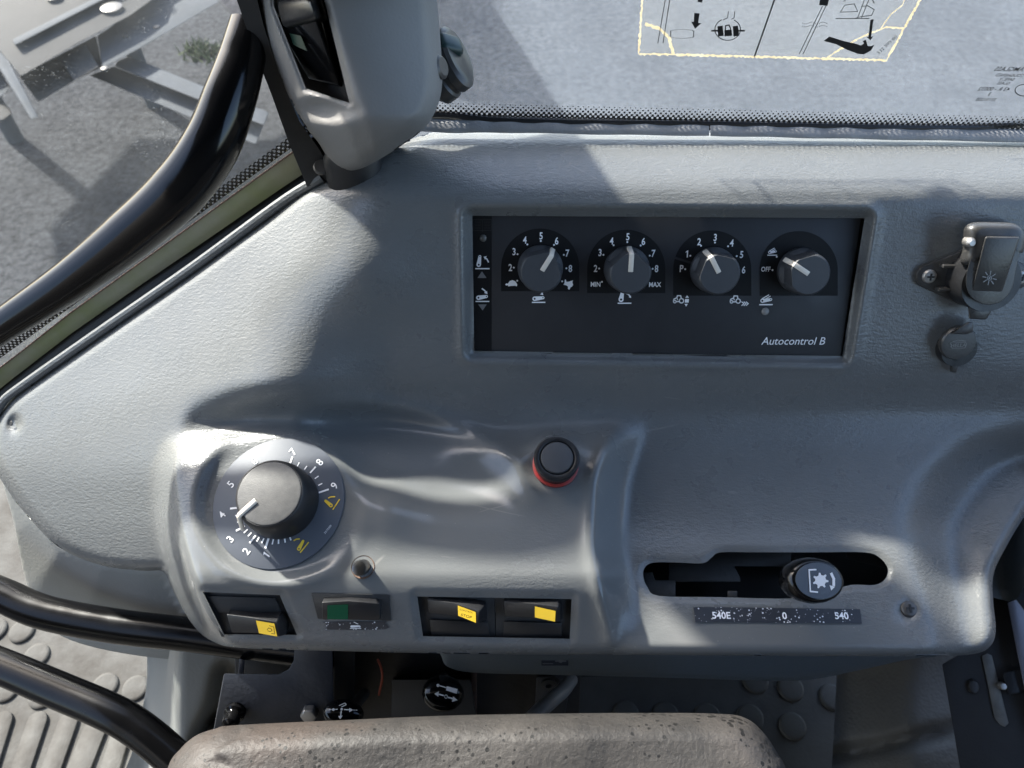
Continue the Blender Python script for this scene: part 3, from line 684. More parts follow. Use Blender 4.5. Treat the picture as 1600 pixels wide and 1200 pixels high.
def torn(pts, w0, w1):
    P = resample(pts, 3, False); mb = MB(); up = []; dn = []
    for i, p in enumerate(P):
        a = np.array(P[max(i - 1, 0)]); b_ = np.array(P[min(i + 1, len(P) - 1)]); d = b_ - a; d /= np.linalg.norm(d) + 1e-9; nn = np.array((-d[1], d[0]))
        up.append(np.array(p) + nn * random.uniform(w0, w1)); dn.append(np.array(p) - nn * random.uniform(w0, w1) * .7)
    for i in range(len(P) - 1): mb.poly(FRW.locs([tuple(up[i]), tuple(up[i + 1]), tuple(dn[i + 1]), tuple(dn[i])], .0011))
    return mb
torn([(1008, -60), (998, 84), (1100, 86), (1240, 90), (1385, 94), (1415, 40), (1470, -60)], .6, 3.0).build('torn_border', M['torn'], stk)
torn([(1008, 37), (1030, 44), (1046, 60), (1052, 84)], 1.5, 4.0).build('torn_edge', M['torn'], stk)
torn([(1292, 91), (1310, 78), (1345, 58), (1385, 42), (1412, 44)], .6, 2.4).build('torn_edge', M['torn'], stk)
torn([(1375, 46), (1392, 22), (1410, 8), (1418, -12)], .4, 1.2).build('torn_edge', M['torn'], stk)
def pr(name, build): mb = MB(); build(mb); return mb.build(name, M['darkprint'], stk)
H = .0014
pr('divider_line', lambda m: stroke(m, FRW, [(1212, -6), (1179, 88)], 2.2, H))
pr('arrow', lambda m: (fill(m, FRW, [(1085, 20), (1093, 21), (1091, 36), (1096, 36), (1086, 45), (1080, 34), (1084, 34)], H)))
pr('arrow', lambda m: fill(m, FRW, [(1091, -6), (1099, -6), (1097, 4), (1090, 3)], H))
pr('outline', lambda m: (stroke(m, FRW, [(1041, -10), (1028, 67)], 1.1, H), stroke(m, FRW, [(1048, -10), (1036, 67)], 1.1, H)))
pr('dotted_outline', lambda m: [dot(m, FRW, 1066 + 18 * math.copysign(min(1, abs(1.35 * math.cos(a))), math.cos(a)), 53 + 7 * math.sin(a), .7, H, 6) for a in [i * 6.2832 / 44 for i in range(44)]])
def lock(m):
    stroke(m, FRW, [(1137 + 20 * math.cos(a), 46 + 17 * math.sin(a)) for a in [R_(-60 + i * 12) for i in range(26)]], 1.2, H)
    stroke(m, FRW, [(1130, 31), (1137, 28), (1138, 18)], 1, H); stroke(m, FRW, [(1143, 30), (1147, 28), (1148, 18)], 1, H)
    for x in (1126, 1150):
        fill(m, FRW, [(x - 5, 41), (x + 3, 40), (x + 5, 56), (x - 4, 57)], H)
    fill(m, FRW, [(1132, 47), (1143, 46), (1144, 56), (1132, 57)], H)
    stroke(m, FRW, [(1133, 47), (1134, 40), (1139, 39), (1142, 46)], 1.6, H); stroke(m, FRW, [(1112, 48), (1126, 48)], 2.4, H); stroke(m, FRW, [(1148, 48), (1163, 48)], 2.4, H)
pr('lock_pictogram', lock)
pr('outline', lambda m: (stroke(m, FRW, [(1285, 10), (1249, 84)], 1.1, H), stroke(m, FRW, [(1291, 8), (1255, 84)], 1.1, H)))
pr('arrow', lambda m: fill(m, FRW, [(1282, -8), (1297, -8), (1293, 9), (1280, 8)], H))
pr('dotted_outline', lambda m: [dot(m, FRW, x, y, .7, H, 6) for x, y in [(1254 + i * 2.9, 36 + 1.5 * math.sin(i)) for i in range(14)] + [(1254 + i * 2.9, 41 + math.sin(i)) for i in range(14)]])
pr('hook', lambda m: fill(m, FRW, [(1296, 57), (1318, 64), (1336, 68), (1345, 71), (1350, 68), (1348, 64), (1353, 62), (1356, 72), (1361, 72), (1366, 70), (1361, 79), (1350, 85), (1340, 84), (1324, 78), (1306, 69), (1287, 64)], H))
pr('arrow', lambda m: fill(m, FRW, [(1360, 31), (1365, 30), (1361, 58), (1365, 56), (1360, 63), (1353, 57), (1357, 58)], H))
pr('linkage_outline', lambda m: (stroke(m, FRW, [(1306, 29), (1358, 29)], 1, H), stroke(m, FRW, [(1313, 19), (1320, 8), (1335, 6), (1340, 18), (1313, 19)], .9, H), stroke(m, FRW, [(1335, 29), (1345, 26), (1362, 24), (1366, 15), (1356, 9), (1346, 10)], 1, H), stroke(m, FRW, [(1340, 28), (1352, -4)], 1, H), stroke(m, FRW, [(1346, 28), (1359, -4)], 1, H), stroke(m, FRW, [(1318, 2), (1330, -5), (1362, -2), (1366, 5)], 1, H)))
put_text('332 593 00', FRW, 1386, 70, 6, M['greyprint'], stk, 'part_number', H, R_(57), .004, .9)
# ------------------------------------------------------------------ handrails
def rail(name, label, pts, rads, m='tube', seg=28, group=None):
    P = spline([cpt(x, y, d) for x, y, d in pts], 10); n = len(P)
    rr = [np.interp(i / (n - 1) * (len(rads) - 1), range(len(rads)), rads) for i in range(n)]
    base = C2W @ Matrix.Translation(P[0]); t = thing(name, base, label, 'handrail', group)
    MB().tube(to_local(base, P), rr, seg).build('tube', M[m], t, smooth=True); return t
rail('grab_rail', 'thick glossy black curved grab rail beside the side window', [(-420, 800, .43), (-250, 680, .41), (-90, 572, .392), (5, 508, .385), (110, 438, .378), (203, 366, .372), (278, 298, .366), (330, 226, .360), (360, 150, .357), (378, 92, .357), (392, 40, .358)], [.0078, .0078, .0078, .0082, .0100, .0120, .0130, .0128, .0118, .0104, .0096], 'gloss')
rail('lower_rail', 'upper of two black rails at lower left, running under the console lip', [(-420, 790, .53), (-220, 840, .51), (-80, 895, .50), (0, 928, .495), (70, 957, .49), (180, 978, .485), (300, 992, .48), (430, 1010, .475), (520, 1020, .47)], [.0105, .0105, .0105, .0105, .0106, .0106, .0104, .0100, .0100])
rail('lower_rail', 'lower of two black rails at lower left, ending behind the armrest', [(-420, 880, .50), (-220, 950, .475), (-90, 1004, .46), (0, 1040, .45), (90, 1078, .44), (170, 1112, .432), (215, 1138, .43), (262, 1176, .428), (330, 1240, .425)], [.0098, .0098, .0098, .0098, .0100, .0100, .0100, .0098, .0098])
# ------------------------------------------------------------------ pillar trim with rocker switch
def trim_depth(X, Y):
    # crease between the narrow switch face and the broad face
    xc = 498 + (Y - 0) * .31
    le = 395 + Y * .42
    d = .318 + .030 * np.clip((xc - X) / np.maximum(20, xc - le), 0, 1.3) ** 1.15
    d = np.where(X > xc, .318 + .026 * np.clip((X - xc) / 190, 0, 1.2) ** 2, d)
    s = np.exp(-((X - xc) / 12) ** 2) * .0028
    return d + s + .028 * ss((Y - 175) / 110) + (Y - 100) * .00006
TR = smooth_poly([(372, -120), (398, 0), (414, 60), (442, 130), (472, 190), (497, 222), (508, 240), (520, 256), (540, 266), (562, 264), (588, 252), (625, 229), (660, 203), (681, 172), (691, 130), (688, 60), (683, 0), (676, -120)], 5)
PM = C2W @ Matrix.Translation(cpt(560, 262, .38))
pil = thing('pillar_trim', PM, 'warm grey plastic pillar trim rising from the console corner', 'trim')
SWH = [(424, -60), (500, -60), (507, 0), (546, 161), (478, 138), (428, 10)]
def trd(X, Y):
    X = np.asarray(X, float); Y = np.asarray(Y, float)
    d = trim_depth(X, Y) + .016 * (1 - np.sqrt(1 - np.clip(1 - dpoly(X, Y, TR) / 30, 0, 1) ** 2))
    # scoop under the switch
    d = d + .006 * np.exp(-((((X - 508) + (Y - 172) * -.35) / 42) ** 2 + ((Y - 172) / 17) ** 2) ** 1.6)
    dd = np.where(inpoly(X, Y, SWH), 0, dpoly(X, Y, SWH)); return d + .003 * (1 - ss(dd / 8))
hf_mesh('housing', TR, trd, M['trim'], pil, PM, holes=(SWH,), coarse=6, fine=3, band=32, skirt=.05, hskirt=.014)
fs_ = Fr(cpt(488, 60, .338), (cpt(545, 160, .33) - cpt(478, 138, .352)).cross(cpt(428, 10, .352) - cpt(478, 138, .352)))
mb = MB(); mb.prism(fs_.locs([(415, -70), (505, -70), (513, 0), (552, 168), (474, 144), (420, 10)], -.012), fs_.locs([(415, -70), (505, -70), (513, 0), (552, 168), (474, 144), (420, 10)], -.006))
def loc_in(mb, fr, pm): q = pm.inverted() @ fr.m; mb.v = [tuple(q @ Vector(v)) for v in mb.v]; return mb
loc_in(mb, fs_, PM).build('switch_bezel', M['black'], pil, bevel=.0006)
mb = MB()
lo = [(436, 12), (505, 4), (538, 138), (480, 126)]
mb.prism(fs_.locs(lo, -.007), [fs_.loc(432, 28, .008), fs_.loc(488, 16, .008), fs_.loc(528, 132, -.003), fs_.loc(484, 124, -.003)])
loc_in(mb, fs_, PM).build('rocker', M['gloss'], pil, bevel=.0012, bseg=3)
mb = MB(); mb.prism(fs_.locs([(430, -10), (500, -20), (516, 36), (444, 52)], -.006), fs_.locs([(432, 0), (484, -8), (496, 30), (442, 44)], .011))
loc_in(mb, fs_, PM).build('rocker', M['black'], pil, bevel=.003, bseg=3)
mb = MB(); fill(mb, fs_, [(452, 52), (470, 56), (480, 80), (458, 70)], .0055)  # green reflection on the rocker laid on as a coloured patch
loc_in(mb, fs_, PM).build('green_reflection_patch', M['greendim'], pil)
MBp = MB().tube([cpt(545, -90, .332), cpt(545, -90, .332) + UPC * .6], .052, 24, .9); MBp.v = [tuple(PM.inverted() @ C2W @ Vector(v)) for v in MBp.v]; MBp.build('shade_post', M['trim'], pil, smooth=True)  # unseen pillar extension, added and widened to throw shade on the console
# foot collar, strip behind, side screw and clip
mb = MB().lathe([(.0135, -.012), (.013, .006), (.011, .010)], 28, sx=1.1, sy=.8); ff = Fr(cpt(552, 262, .392), UPC)
loc_in(mb, ff, PM).build('foot_collar', M['black'], pil, smooth=True)
fsc = Fr(cpt(688, 105, .345), Vector((.9, .05, .45)))
loc_in(MB().lathe([(.0052, -.002), (.0052, .0008), (.004, .0018)], 18), fsc, PM).build('screw', M['screw'], pil, smooth=True)
q = thing('gear_clip', C2W @ Matrix.Translation(cpt(705, 100, .37)), 'dark green round knob with ribs peeking out right of the pillar trim', 'knob')
fk = Fr(cpt(696, 104, .372), Vector((.75, .35, .55)))
loc_in(MB().lathe([(.010, -.01), (.0135, -.006), (.0135, .0), (.0125, .001), (.0125, .003), (.0135, .004), (.0135, .008), (.0115, .0095)], 28, sx=.75, sy=1.25), fk, MW[q.name]).build('ribbed_body', M['socket'], q, smooth=True)
M['darkgreen'] = mat('dark_green', (.008, .028, .026), .4)
fk2 = Fr(cpt(703, 74, .366), Vector((.5, .45, .7)))
loc_in(MB().box(-.007, .006, -.005, .006, -.012, .004), fk2, MW[q.name]).build('green_cap', M['darkgreen'], q, bevel=.003, bseg=3)
# black pillar strip between the side window and the trim
PL = [(355, -60), (370, 0), (394, 70), (425, 150), (452, 225), (480, 292), (530, 276), (512, 258), (500, 235), (468, 190), (438, 120), (412, 40), (402, 0), (392, -60)]
PS = C2W @ Matrix.Translation(cpt(490, 285, .40))
ps = thing('pillar_post', PS, 'narrow matte black window post between grab rail and grey trim', 'post')
hf_mesh('post', PL, lambda X, Y: .338 + np.clip(Y, -60, 300) * .00022, M['blackm'], ps, PS, coarse=8, fine=5, band=8, skirt=.09)
loc_in(MB().lathe([(.0042, 0), (.0042, .0012), (.0034, .002)], 16), Fr(cpt(503, 262, .392), tilt(10)), PS).build('screw', M['screw'], ps, smooth=True)

# ------------------------------------------------------------------ control panel
cp = thing('control_panel', FP.m, 'black control panel with four knobs and the legend Autocontrol B', 'control panel')
def Z1(x, y): return (730 + x / 5, 330 + y / 5)
def Z2(x, y): return (1040 + x / 5, 330 + y / 5)
q = [(733, 332), (1346, 336), (1313, 560), (736, 554)]
mb = MB(); mb.prism(FP.locs(q, -.002), FP.locs(q, 0)); mb.build('faceplate', M['plate'], cp, bevel=.0003)
ch = .00012
for (cx, cy, yb) in ((844, 418, 455), (978.5, 420, 458), (1113, 421, 462), (1248, 422, 462)):
    r = 61
    pts = [(cx + r * math.cos(a), cy - r * math.sin(a)) for a in [math.pi * i / 28 for i in range(29)]] + [(cx - r, yb), (cx + r, yb)]
    mb = MB(); fill(mb, FP, pts, ch); mb.build('dial_field', M['plate2'], cp)
mb = MB(); fill(mb, FP, [(739, 337), (768, 337), (768, 550), (740, 550)], ch); mb.build('side_field', M['plate2'], cp)
W, G = M['white'], M['greyprint']
def sym(name, mtl, fn, parent=None, fr=None): m = MB(); fn(m); return m.build(name, mtl, parent or cp)
def txt1(items, Z, hpx, **k):
    for t, x, y in items: put_text(t, FP, *Z(x, y), hpx, W, cp, 'numeral', .0003, 0, .02, k.get('sx', .78))
txt1([('4', 450, 225), ('5', 577, 193), ('6', 699, 232), ('3', 366, 316), ('7', 783, 328), ('2', 337, 440), ('8', 806, 448), ('4', 1128, 233), ('5', 1255, 200), ('6', 1377, 236), ('3', 1038, 323), ('7', 1455, 330), ('2', 1003, 447), ('8', 1479, 449)], Z1, 11)
txt1([('2', 262, 238), ('3', 388, 205), ('4', 517, 248), ('1', 167, 334), ('5', 594, 339), ('P', 125, 448), ('6', 610, 458)], Z2, 11)
put_text('MIN', FP, *Z1(1003, 571), 7.5, W, cp, 'legend', .0003, 0, .025, .85); put_text('MAX', FP, *Z1(1468, 573), 7.5, W, cp, 'legend', .0003, 0, .025, .85)
put_text('OFF', FP, *Z2(783, 453), 7.5, W, cp, 'legend', .0003, 0, .025, .8)
put_text('Autocontrol B', FP, *Z2(998, 1014), 12.5, W, cp, 'legend', .0003, 0, .003, .97, .18)
for i, (Z, x, y) in enumerate([(Z1, a, b) for a, b in ((470, 260), (575, 233), (678, 263), (393, 336), (755, 341), (364, 441), (775, 446), (391, 543), (742, 548), (1144, 266), (1251, 241), (1355, 268), (1064, 341), (1426, 347), (1031, 448), (1449, 450), (1053, 552), (1411, 553))] + [(Z2, a, b) for a, b in ((277, 270), (386, 245), (488, 274), (193, 348), (556, 351), (153, 453), (576, 457), (868, 356), (835, 460))]):
    m = MB(); dot(m, FP, *Z(x, y), 1.5, .0003, 8); m.build('scale_dot', W, cp)
def zf(m, Z, pts, h=.0003): fill(m, FP, [Z(*p) for p in pts], h)
def zs(m, Z, pts, w, h=.0003, closed=False): stroke(m, FP, [Z(*p) for p in pts], w, h, closed)
def capsule(Z, ax, ay, ra, bx, by, rb, n=9):
    d = math.atan2(by - ay, bx - ax); P = []
    for i in range(n): a = d + math.pi / 2 + math.pi * i / (n - 1); P.append((ax + ra * math.cos(a), ay + ra * math.sin(a)))
    for i in range(n): a = d - math.pi / 2 + math.pi * i / (n - 1); P.append((bx + rb * math.cos(a), by + rb * math.sin(a)))
    return P
def arm(Z, base, a, b, arrow, line, mtl=W, name='linkage_symbol'):
    def f(m):
        zf(m, Z, capsule(Z, *a, *b)); zs(m, Z, [line[0], line[1]], 1.8)
        if arrow: zs(m, Z, arrow[:-1], 2.0); zf(m, Z, arrow[-1])
    o = sym(name, mtl, f); m = MB(); dot(m, FP, *Z(a[0], a[1]), a[2] / 5 * .42, .0004, 10); dot(m, FP, *Z(b[0], b[1]), b[2] / 5 * .4, .0004, 8); m.build('pivot_dot', M['plate2'], cp); return o
arm(Z1, 0, (90, 418, 18), (99, 354, 11), [(166, 398), (155, 376), (140, 362), [(128, 356), (152, 350), (140, 380)]], ((66, 449), (172, 449)))
arm(Z1, 0, (88, 676, 18), (150, 666, 12), [(117, 606), (135, 618), (147, 634), [(158, 648), (132, 638), (155, 622)]], ((68, 705), (170, 705)))
arm(Z1, 0, (527, 684, 18), (592, 676, 12), [(578, 632), (586, 638), [(594, 655), (570, 650), (590, 632)]], ((508, 712), (608, 712)))
arm(Z1, 0, (1202, 690, 20), (1213, 632, 12), [(1248, 645), (1262, 652), (1272, 668), [(1280, 678), (1262, 672), (1279, 658)]], ((1178, 719), (1280, 719)))
def dbl(Z, x, y, s):
    def f(m):
        zf(m, Z, capsule(Z, x - 28 * s, y + 8 * s, 16 * s, x + 38 * s, y - 2 * s, 11 * s)); zs(m, Z, [(x - 30 * s, y - 8 * s), (x + 22 * s, y - 38 * s)], 1.3 * s + .3); zs(m, Z, [(x - 5 * s, y - 6 * s), (x + 34 * s, y - 28 * s)], 1.2 * s + .2)
        zs(m, Z, [(x - 50 * s, y + 38 * s), (x + 50 * s, y + 38 * s)], 2 * s)
    sym('linkage_symbol', W, f); m = MB(); dot(m, FP, *Z(x - 28 * s, y + 8 * s), 1.6 * s, .0004, 8); dot(m, FP, *Z(x + 38 * s, y - 2 * s), 1 * s, .0004, 8); m.build('pivot_dot', M['plate2'], cp)
dbl(Z2, 784, 692, 1.0); dbl(Z2, 833, 316, .72)
sym('triangle', G, lambda m: zf(m, Z1, [(115, 470), (152, 522), (80, 522)])); sym('triangle', G, lambda m: zf(m, Z1, [(86, 728), (152, 728), (120, 776)]))
sym('turtle_symbol', W, lambda m: zf(m, Z1, [(296, 574), (305, 564), (318, 566), (332, 545), (355, 538), (376, 548), (388, 566), (391, 576), (385, 588), (378, 582), (340, 584), (322, 588), (318, 578), (306, 580)]))
sym('rabbit_symbol', W, lambda m: zf(m, Z1, [(762, 536), (770, 532), (776, 552), (796, 550), (808, 545), (826, 540), (822, 556), (828, 575), (818, 590), (806, 596), (802, 606), (796, 614), (786, 602), (788, 590), (775, 580), (752, 574), (760, 560)]))
def tractor(x, y):
    def f(m):
        zs(m, Z2, [(x - 28, y), (x - 24, y - 14), (x - 2, y - 24), (x + 2, y - 40), (x + 28, y - 40), (x + 32, y - 20)], 1.8); zs(m, Z2, [(x - 2, y - 24), (x + 4, y - 8)], 1.4); zs(m, Z2, [(x - 8, y + 6), (x + 12, y + 6)], 1.8)
        for cx, cy, r in ((x - 18, y + 6, 10), (x + 34, y, 17)): zs(m, Z2, [(cx + r * math.cos(a), cy + r * math.sin(a)) for a in [i * 6.2832 / 14 for i in range(14)]], 1.7, .0003, True)
    sym('tractor_symbol', W, f)
tractor(90, 700); tractor(533, 702)
sym('arrow_symbol', W, lambda m: (zf(m, Z2, [(168, 658), (182, 676), (154, 676)]), zf(m, Z2, [(152, 686), (182, 686), (180, 714), (150, 714)]), zf(m, Z2, [(148, 724), (174, 724), (160, 746)])))
sym('arrow_symbol', W, lambda m: [zs(m, Z2, [(595 + i * 17, 708), (612 + i * 17, 722), (595 + i * 17, 737)], 1.5) for i in range(3)])
def book(m):
    zs(m, Z1, [(46, 66), (46, 152), (110, 150), (118, 158), (126, 150), (188, 152), (188, 66), (126, 64), (118, 72), (110, 64)], 1.0, .0003, True); zs(m, Z1, [(118, 72), (118, 156)], .9)
    for k in range(6):
        zs(m, Z1, [(56, 78 + k * 12), (106, 77 + k * 12)], .8); zs(m, Z1, [(130, 77 + k * 12), (180, 78 + k * 12)], .8)
sym('book_symbol', M['darkprint'], book)
M['lens'] = mat('dim_lamp_lens', (.10, .095, .085), .3); M['lens2'] = mat('grey_lamp_lens', (.24, .235, .225), .35)
for (x, y, r, ml) in ((*Z1(124, 210), 5.5, 'lens'), (*Z2(778, 782), 6.0, 'lens2')):
    c = FP.loc(x, y); r *= .4035 / F; MB().lathe([(r, 0), (r, .0004), (r * .8, .0009), (r * .4, .0012)], 20, (c.x, c.y)).build('indicator_lamp', M[ml], cp, smooth=True)
sym('scratch', M['plate'], lambda m: zs(m, Z2, [(78, 366), (205, 405)], 3.5, .0002))
for (bx, by, ang) in ((844, 418, -31), (978.5, 420, -1), (1113, 421, 30), (1249, 422, 58)):
    c = FP.loc(bx, by); h = .0150; a0 = R_(ang)
    kn = MB()
    def rf(a, r, z, a0=a0):
        if z < .004: return r
        d = (a - math.pi / 2 - a0 + math.pi) % (2 * math.pi) - math.pi
        k = min(1, (z - .003) / .010); lim = r
        for s_ in (-42, 42):
            cs = math.cos(d - R_(s_))
            if cs > .2: lim = min(lim, (.0098 - .0008 * k) / cs)
        cs = math.cos(d)
        if cs > .2: lim = min(lim, (.0112 - .0012 * k) / cs)
        return lim
    kn.lathe([(.0118, 0), (.0118, .003), (.0114, .005), (.0108, h - .0016), (.0104, h - .0006), (.0097, h)], 72, (0, 0), rf=rf)
    k = kn.build('knob', M['knob'], cp, smooth=True, angle=28); k.location = (c.x, c.y, 0)
    u = Vector((-math.sin(a0), math.cos(a0), 0)); v = Vector((math.cos(a0), math.sin(a0), 0)); z = Vector((0, 0, 1)); w_ = .00125
    def band(pts, w_=w_):
        m = MB(); P = [u * r + z * zz for r, zz in pts]; Q = [u * (r - dx) + z * (zz - dz) for (r, zz), (dx, dz) in zip(pts, ((0, .001), (.0012, .001), (.0014, 0)))]
        n = len(P); vs = [p + v * w_ for p in P] + [p - v * w_ for p in P] + [p + v * w_ for p in Q] + [p - v * w_ for p in Q]
        fs = [(i, i + 1, n + i + 1, n + i) for i in range(n - 1)] + [(2 * n + i, i, i + 1, 2 * n + i + 1)[::-1] for i in range(n - 1)] + [(3 * n + i, n + i, n + i + 1, 3 * n + i + 1) for i in range(n - 1)] + [(0, n, 3 * n, 2 * n), (n - 1, 2 * n - 1, 4 * n - 1, 3 * n - 1)]
        return m.add(vs, fs)
    band([(.0008, h + .0004), (.0100, h + .0004), (.0126, .0052)]).build('pointer', M['cream'], k, bevel=.0003)

# ------------------------------------------------------------------ large dial
dl = thing('height_dial', FD.m, 'large round dial with grey disc numbered 1 to 9 and dusty black knob', 'dial')
def Z3(x, y): return (320 + x / 5.454, 680 + y / 5.454)
rx = (FD.loc(537, 787).x - FD.loc(333, 787).x) / 2; cx0 = (FD.loc(537, 787).x + FD.loc(333, 787).x) / 2; cy0 = (FD.loc(436, 691).y + FD.loc(436, 883).y) / 2
MB().lathe([(rx, -.003), (rx, -.0002), (rx - .0003, 0)], 96, (cx0, cy0)).build('disc', M['disc'], dl, smooth=True)
for a, b, wd_ in (((745, 187), (730, 235), 2.6), ((803, 235), (790, 262), 1.9), ((868, 265), (850, 290), 1.9), ((942, 272), (900, 318), 2.6), ((967, 350), (940, 368), 1.9), ((998, 412), (970, 426), 1.9), ((1052, 462), (975, 488), 2.8), ((220, 625), (290, 617), 3.0), ((262, 685), (300, 676), 2.0), ((278, 742), (315, 728), 2.0), ((270, 812), (335, 780), 3.2), ((335, 830), (362, 805), 2.2), ((370, 858), (395, 832), 2.2), ((385, 914), (430, 858), 3.0), ((445, 902), (462, 870), 2.2), ((485, 915), (503, 882), 2.2), ((518, 958), (542, 885), 3.4), ((575, 927), (585, 885), 2.2), ((628, 922), (628, 880), 2.4), ((685, 912), (678, 868), 2.4), ((733, 893), (718, 850), 2.4)):
    m = MB(); stroke(m, FD, [Z3(*a), Z3(*b)], wd_, .0003); m.build('tick', W, dl)
for t, x, y in (('7', 752, 140), ('8', 978, 230), ('9', 1104, 430), ('6', 420, 222), ('5', 220, 418), ('4', 145, 678), ('3', 216, 885), ('2', 353, 988), ('1', 523, 1020)):
    put_text(t, FD, *Z3(x, y), 12.5, W, dl, 'numeral', .0003, R_(56), .01, .92)
def darm(a, b, l0, l1, arr):
    m = MB(); fill(m, FD, [Z3(*p) for p in capsule(None, *a, *b)]); stroke(m, FD, [Z3(*l0), Z3(*l1)], 1.9); stroke(m, FD, [Z3(*p) for p in arr], 2.0); m.build('linkage_symbol', M['yellow'], dl)
    m = MB(); dot(m, FD, *Z3(a[0], a[1]), a[2] / 5.454 * .4, .0004, 10); m.build('pivot_dot', M['disc'], dl)
darm((1074, 598, 17), (1030, 560, 12), (1092, 632), (1148, 548), [(1055, 535), (1072, 525), (1108, 524)])
darm((802, 968, 17), (838, 902, 11), (815, 998), (884, 914), [(760, 898), (780, 886), (806, 884)])
put_text('33173300', FD, *Z3(1048, 802), 3.2, W, dl, 'part_number', .0003, R_(56), 0, .9)
kc = FD.loc(441, 785); ktc = FD.loc(423, 768, .021); kr = 53 * .378 / F
k = MB().lathe([(.0192, 0), (.0187, .012), (.0173, .0195), (.0164, .0205), (.0158, .0204)], 80).build('knob', M['dialside'], dl, smooth=True, angle=50); k.location = (kc.x, kc.y, .0004); k.scale = (1, 1, .92)
MB().lathe([(.0162, .0198), (.0158, .0210), (.0150, .0213)], 80).build('cap', M['dialcap'], k, smooth=True, angle=50)
pa = [FD.loc(*Z3(428, 552), .0214) - kc, FD.loc(*Z3(312, 655), .0214) - kc, FD.loc(*Z3(322, 798), .0035) - kc]
P3 = [Vector((p.x, p.y, z_)) for p, z_ in zip(pa, (.0216, .0212, .0035))]
for i_, r_ in ((1, .0177), (2, .0200)):
    k_ = math.hypot(P3[i_].x, P3[i_].y); P3[i_].x *= max(1, r_ / k_); P3[i_].y *= max(1, r_ / k_)
mb = MB().tube([P3[0], P3[0].lerp(P3[1], .5), P3[0].lerp(P3[1], .93), P3[1].lerp(P3[2], .06), P3[1].lerp(P3[2], .5), P3[2]], .0014, 10, .8); mb.build('pointer', M['cream'], k, smooth=True)

# ------------------------------------------------------------------ red-ringed push button
bt = thing('push_button', FB.m, 'round black push button with a red ring at its base', 'button')
MB().lathe([(.0122, -.001), (.0122, .0010), (.0114, .0015)], 48).build('red_ring', M['red'], bt, smooth=True)
MB().lathe([(.0108, 0), (.0108, .0085), (.0116, .0093), (.0118, .0132), (.0112, .0146), (.0098, .0150), (.0088, .0144), (.0086, .0132)], 56).build('collar', M['black'], bt, smooth=True, angle=50)
MB().lathe([(.0083, .0122), (.0083, .0147), (.0078, .0154), (.0040, .0159), (.0012, .0160)], 48).build('cap', M['knob'], bt, smooth=True)

# ------------------------------------------------------------------ plunger pin
fp = fsurf(567, 886); fpin = Fr(fp.o, (fp.n + Vector((.0, -.25, .3))).normalized())
pn = thing('plunger_pin', fp.m, 'small steel plunger pin in a rusty hole above the green rocker', 'pin')
MB().lathe([(.0060, -.004), (.0058, .0004), (.0044, -.001), (.0042, -.004)], 28, cap1=True).build('rusty_rim', M['rust'], pn, smooth=True)
loc_in(MB().lathe([(.0038, -.006), (.0038, .0085), (.0034, .0098), (.002, .0102)], 28), fpin, fp.m).build('pin', M['steel'], pn, smooth=True)

# ------------------------------------------------------------------ rocker switches
def plate(fr, q, h0, h1, name, mtl, parent, bevel=.0004): mb = MB(); mb.prism(fr.locs(q, h0), fr.locs(q, h1)); return mb.build(name, mtl, parent, bevel=bevel)
def rocker(fr, rows, h0, name, mtl, parent, bevel=.0005):
    """rows: (upper point, lower point, height) from one end of the rocker to the other"""
    n = len(rows); vs = []
    for a, b_, h in rows: vs += [fr.loc(*a, h), fr.loc(*b_, h)]
    for a, b_, h in rows: p, q_ = fr.loc(*a, h), fr.loc(*b_, h); vs += [Vector((p.x, p.y, h0)), Vector((q_.x, q_.y, h0))]
    fs = []; m = 2 * n
    for i in range(n - 1):
        a, b_, c, d = 2 * i, 2 * i + 1, 2 * i + 3, 2 * i + 2; fs += [(a, b_, c, d), (m + d, m + c, m + b_, m + a), (a, d, m + d, m + a), (b_, m + b_, m + c, c)]
    fs += [(0, m, m + 1, 1), (m - 2, m - 1, 2 * m - 1, 2 * m - 2)]
    return MB().add(vs, fs).build(name, mtl, parent, bevel=bevel, bseg=2)
f1 = fsurf(395, 962, 30); s1 = thing('rocker_switch', f1.m, 'leftmost black rocker switch with yellow tab, below the dial', 'switch', 'rocker switches along the pod front')
plate(f1, [(313, 921), (440, 926), (468, 996), (346, 995)], -.0075, -.0035, 'bezel', M['blackm'], s1)
plate(f1, [(322, 931), (430, 934), (441, 959), (342, 957)], -.0038, -.0022, 'blank_cover', M['blackm'], s1)
def Z4(x, y): return (290 + x / 4.706, 910 + y / 4.706)
rk1 = rocker(f1, [(Z4(300, 235), Z4(340, 372), .002), (Z4(505, 262), Z4(530, 376), .0030), (Z4(668, 290), Z4(690, 402), .0068), (Z4(732, 300), Z4(740, 385), .002)], -.004, 'rocker', M['black'], s1)
mb = MB(); mb.poly([f1.loc(*Z4(517, 280), .0040), f1.loc(*Z4(652, 303), .0072), f1.loc(*Z4(674, 398), .0072), f1.loc(*Z4(540, 374), .0040)]); mb.build('yellow_tab', M['yellow2'], rk1)
mb = MB(); stroke(mb, f1, [Z4(*p) for p in ((600, 350), (610, 335), (628, 340), (635, 356), (620, 362), (604, 356))], .9, .0074); stroke(mb, f1, [Z4(*p) for p in ((615, 318), (648, 328), (655, 380), (632, 376))], .9, .0074); mb.build('symbol', M['darkprint'], rk1)
f2 = fsurf(547, 950, 25); s2 = thing('rocker_switch', f2.m, 'black rocker switch with green lens, beneath the plunger pin', 'switch', 'rocker switches along the pod front')
plate(f2, [Z4(925, 78), Z4(1498, 90), Z4(1512, 282), Z4(972, 268)], -.003, .0008, 'bezel', M['blackm'], s2)
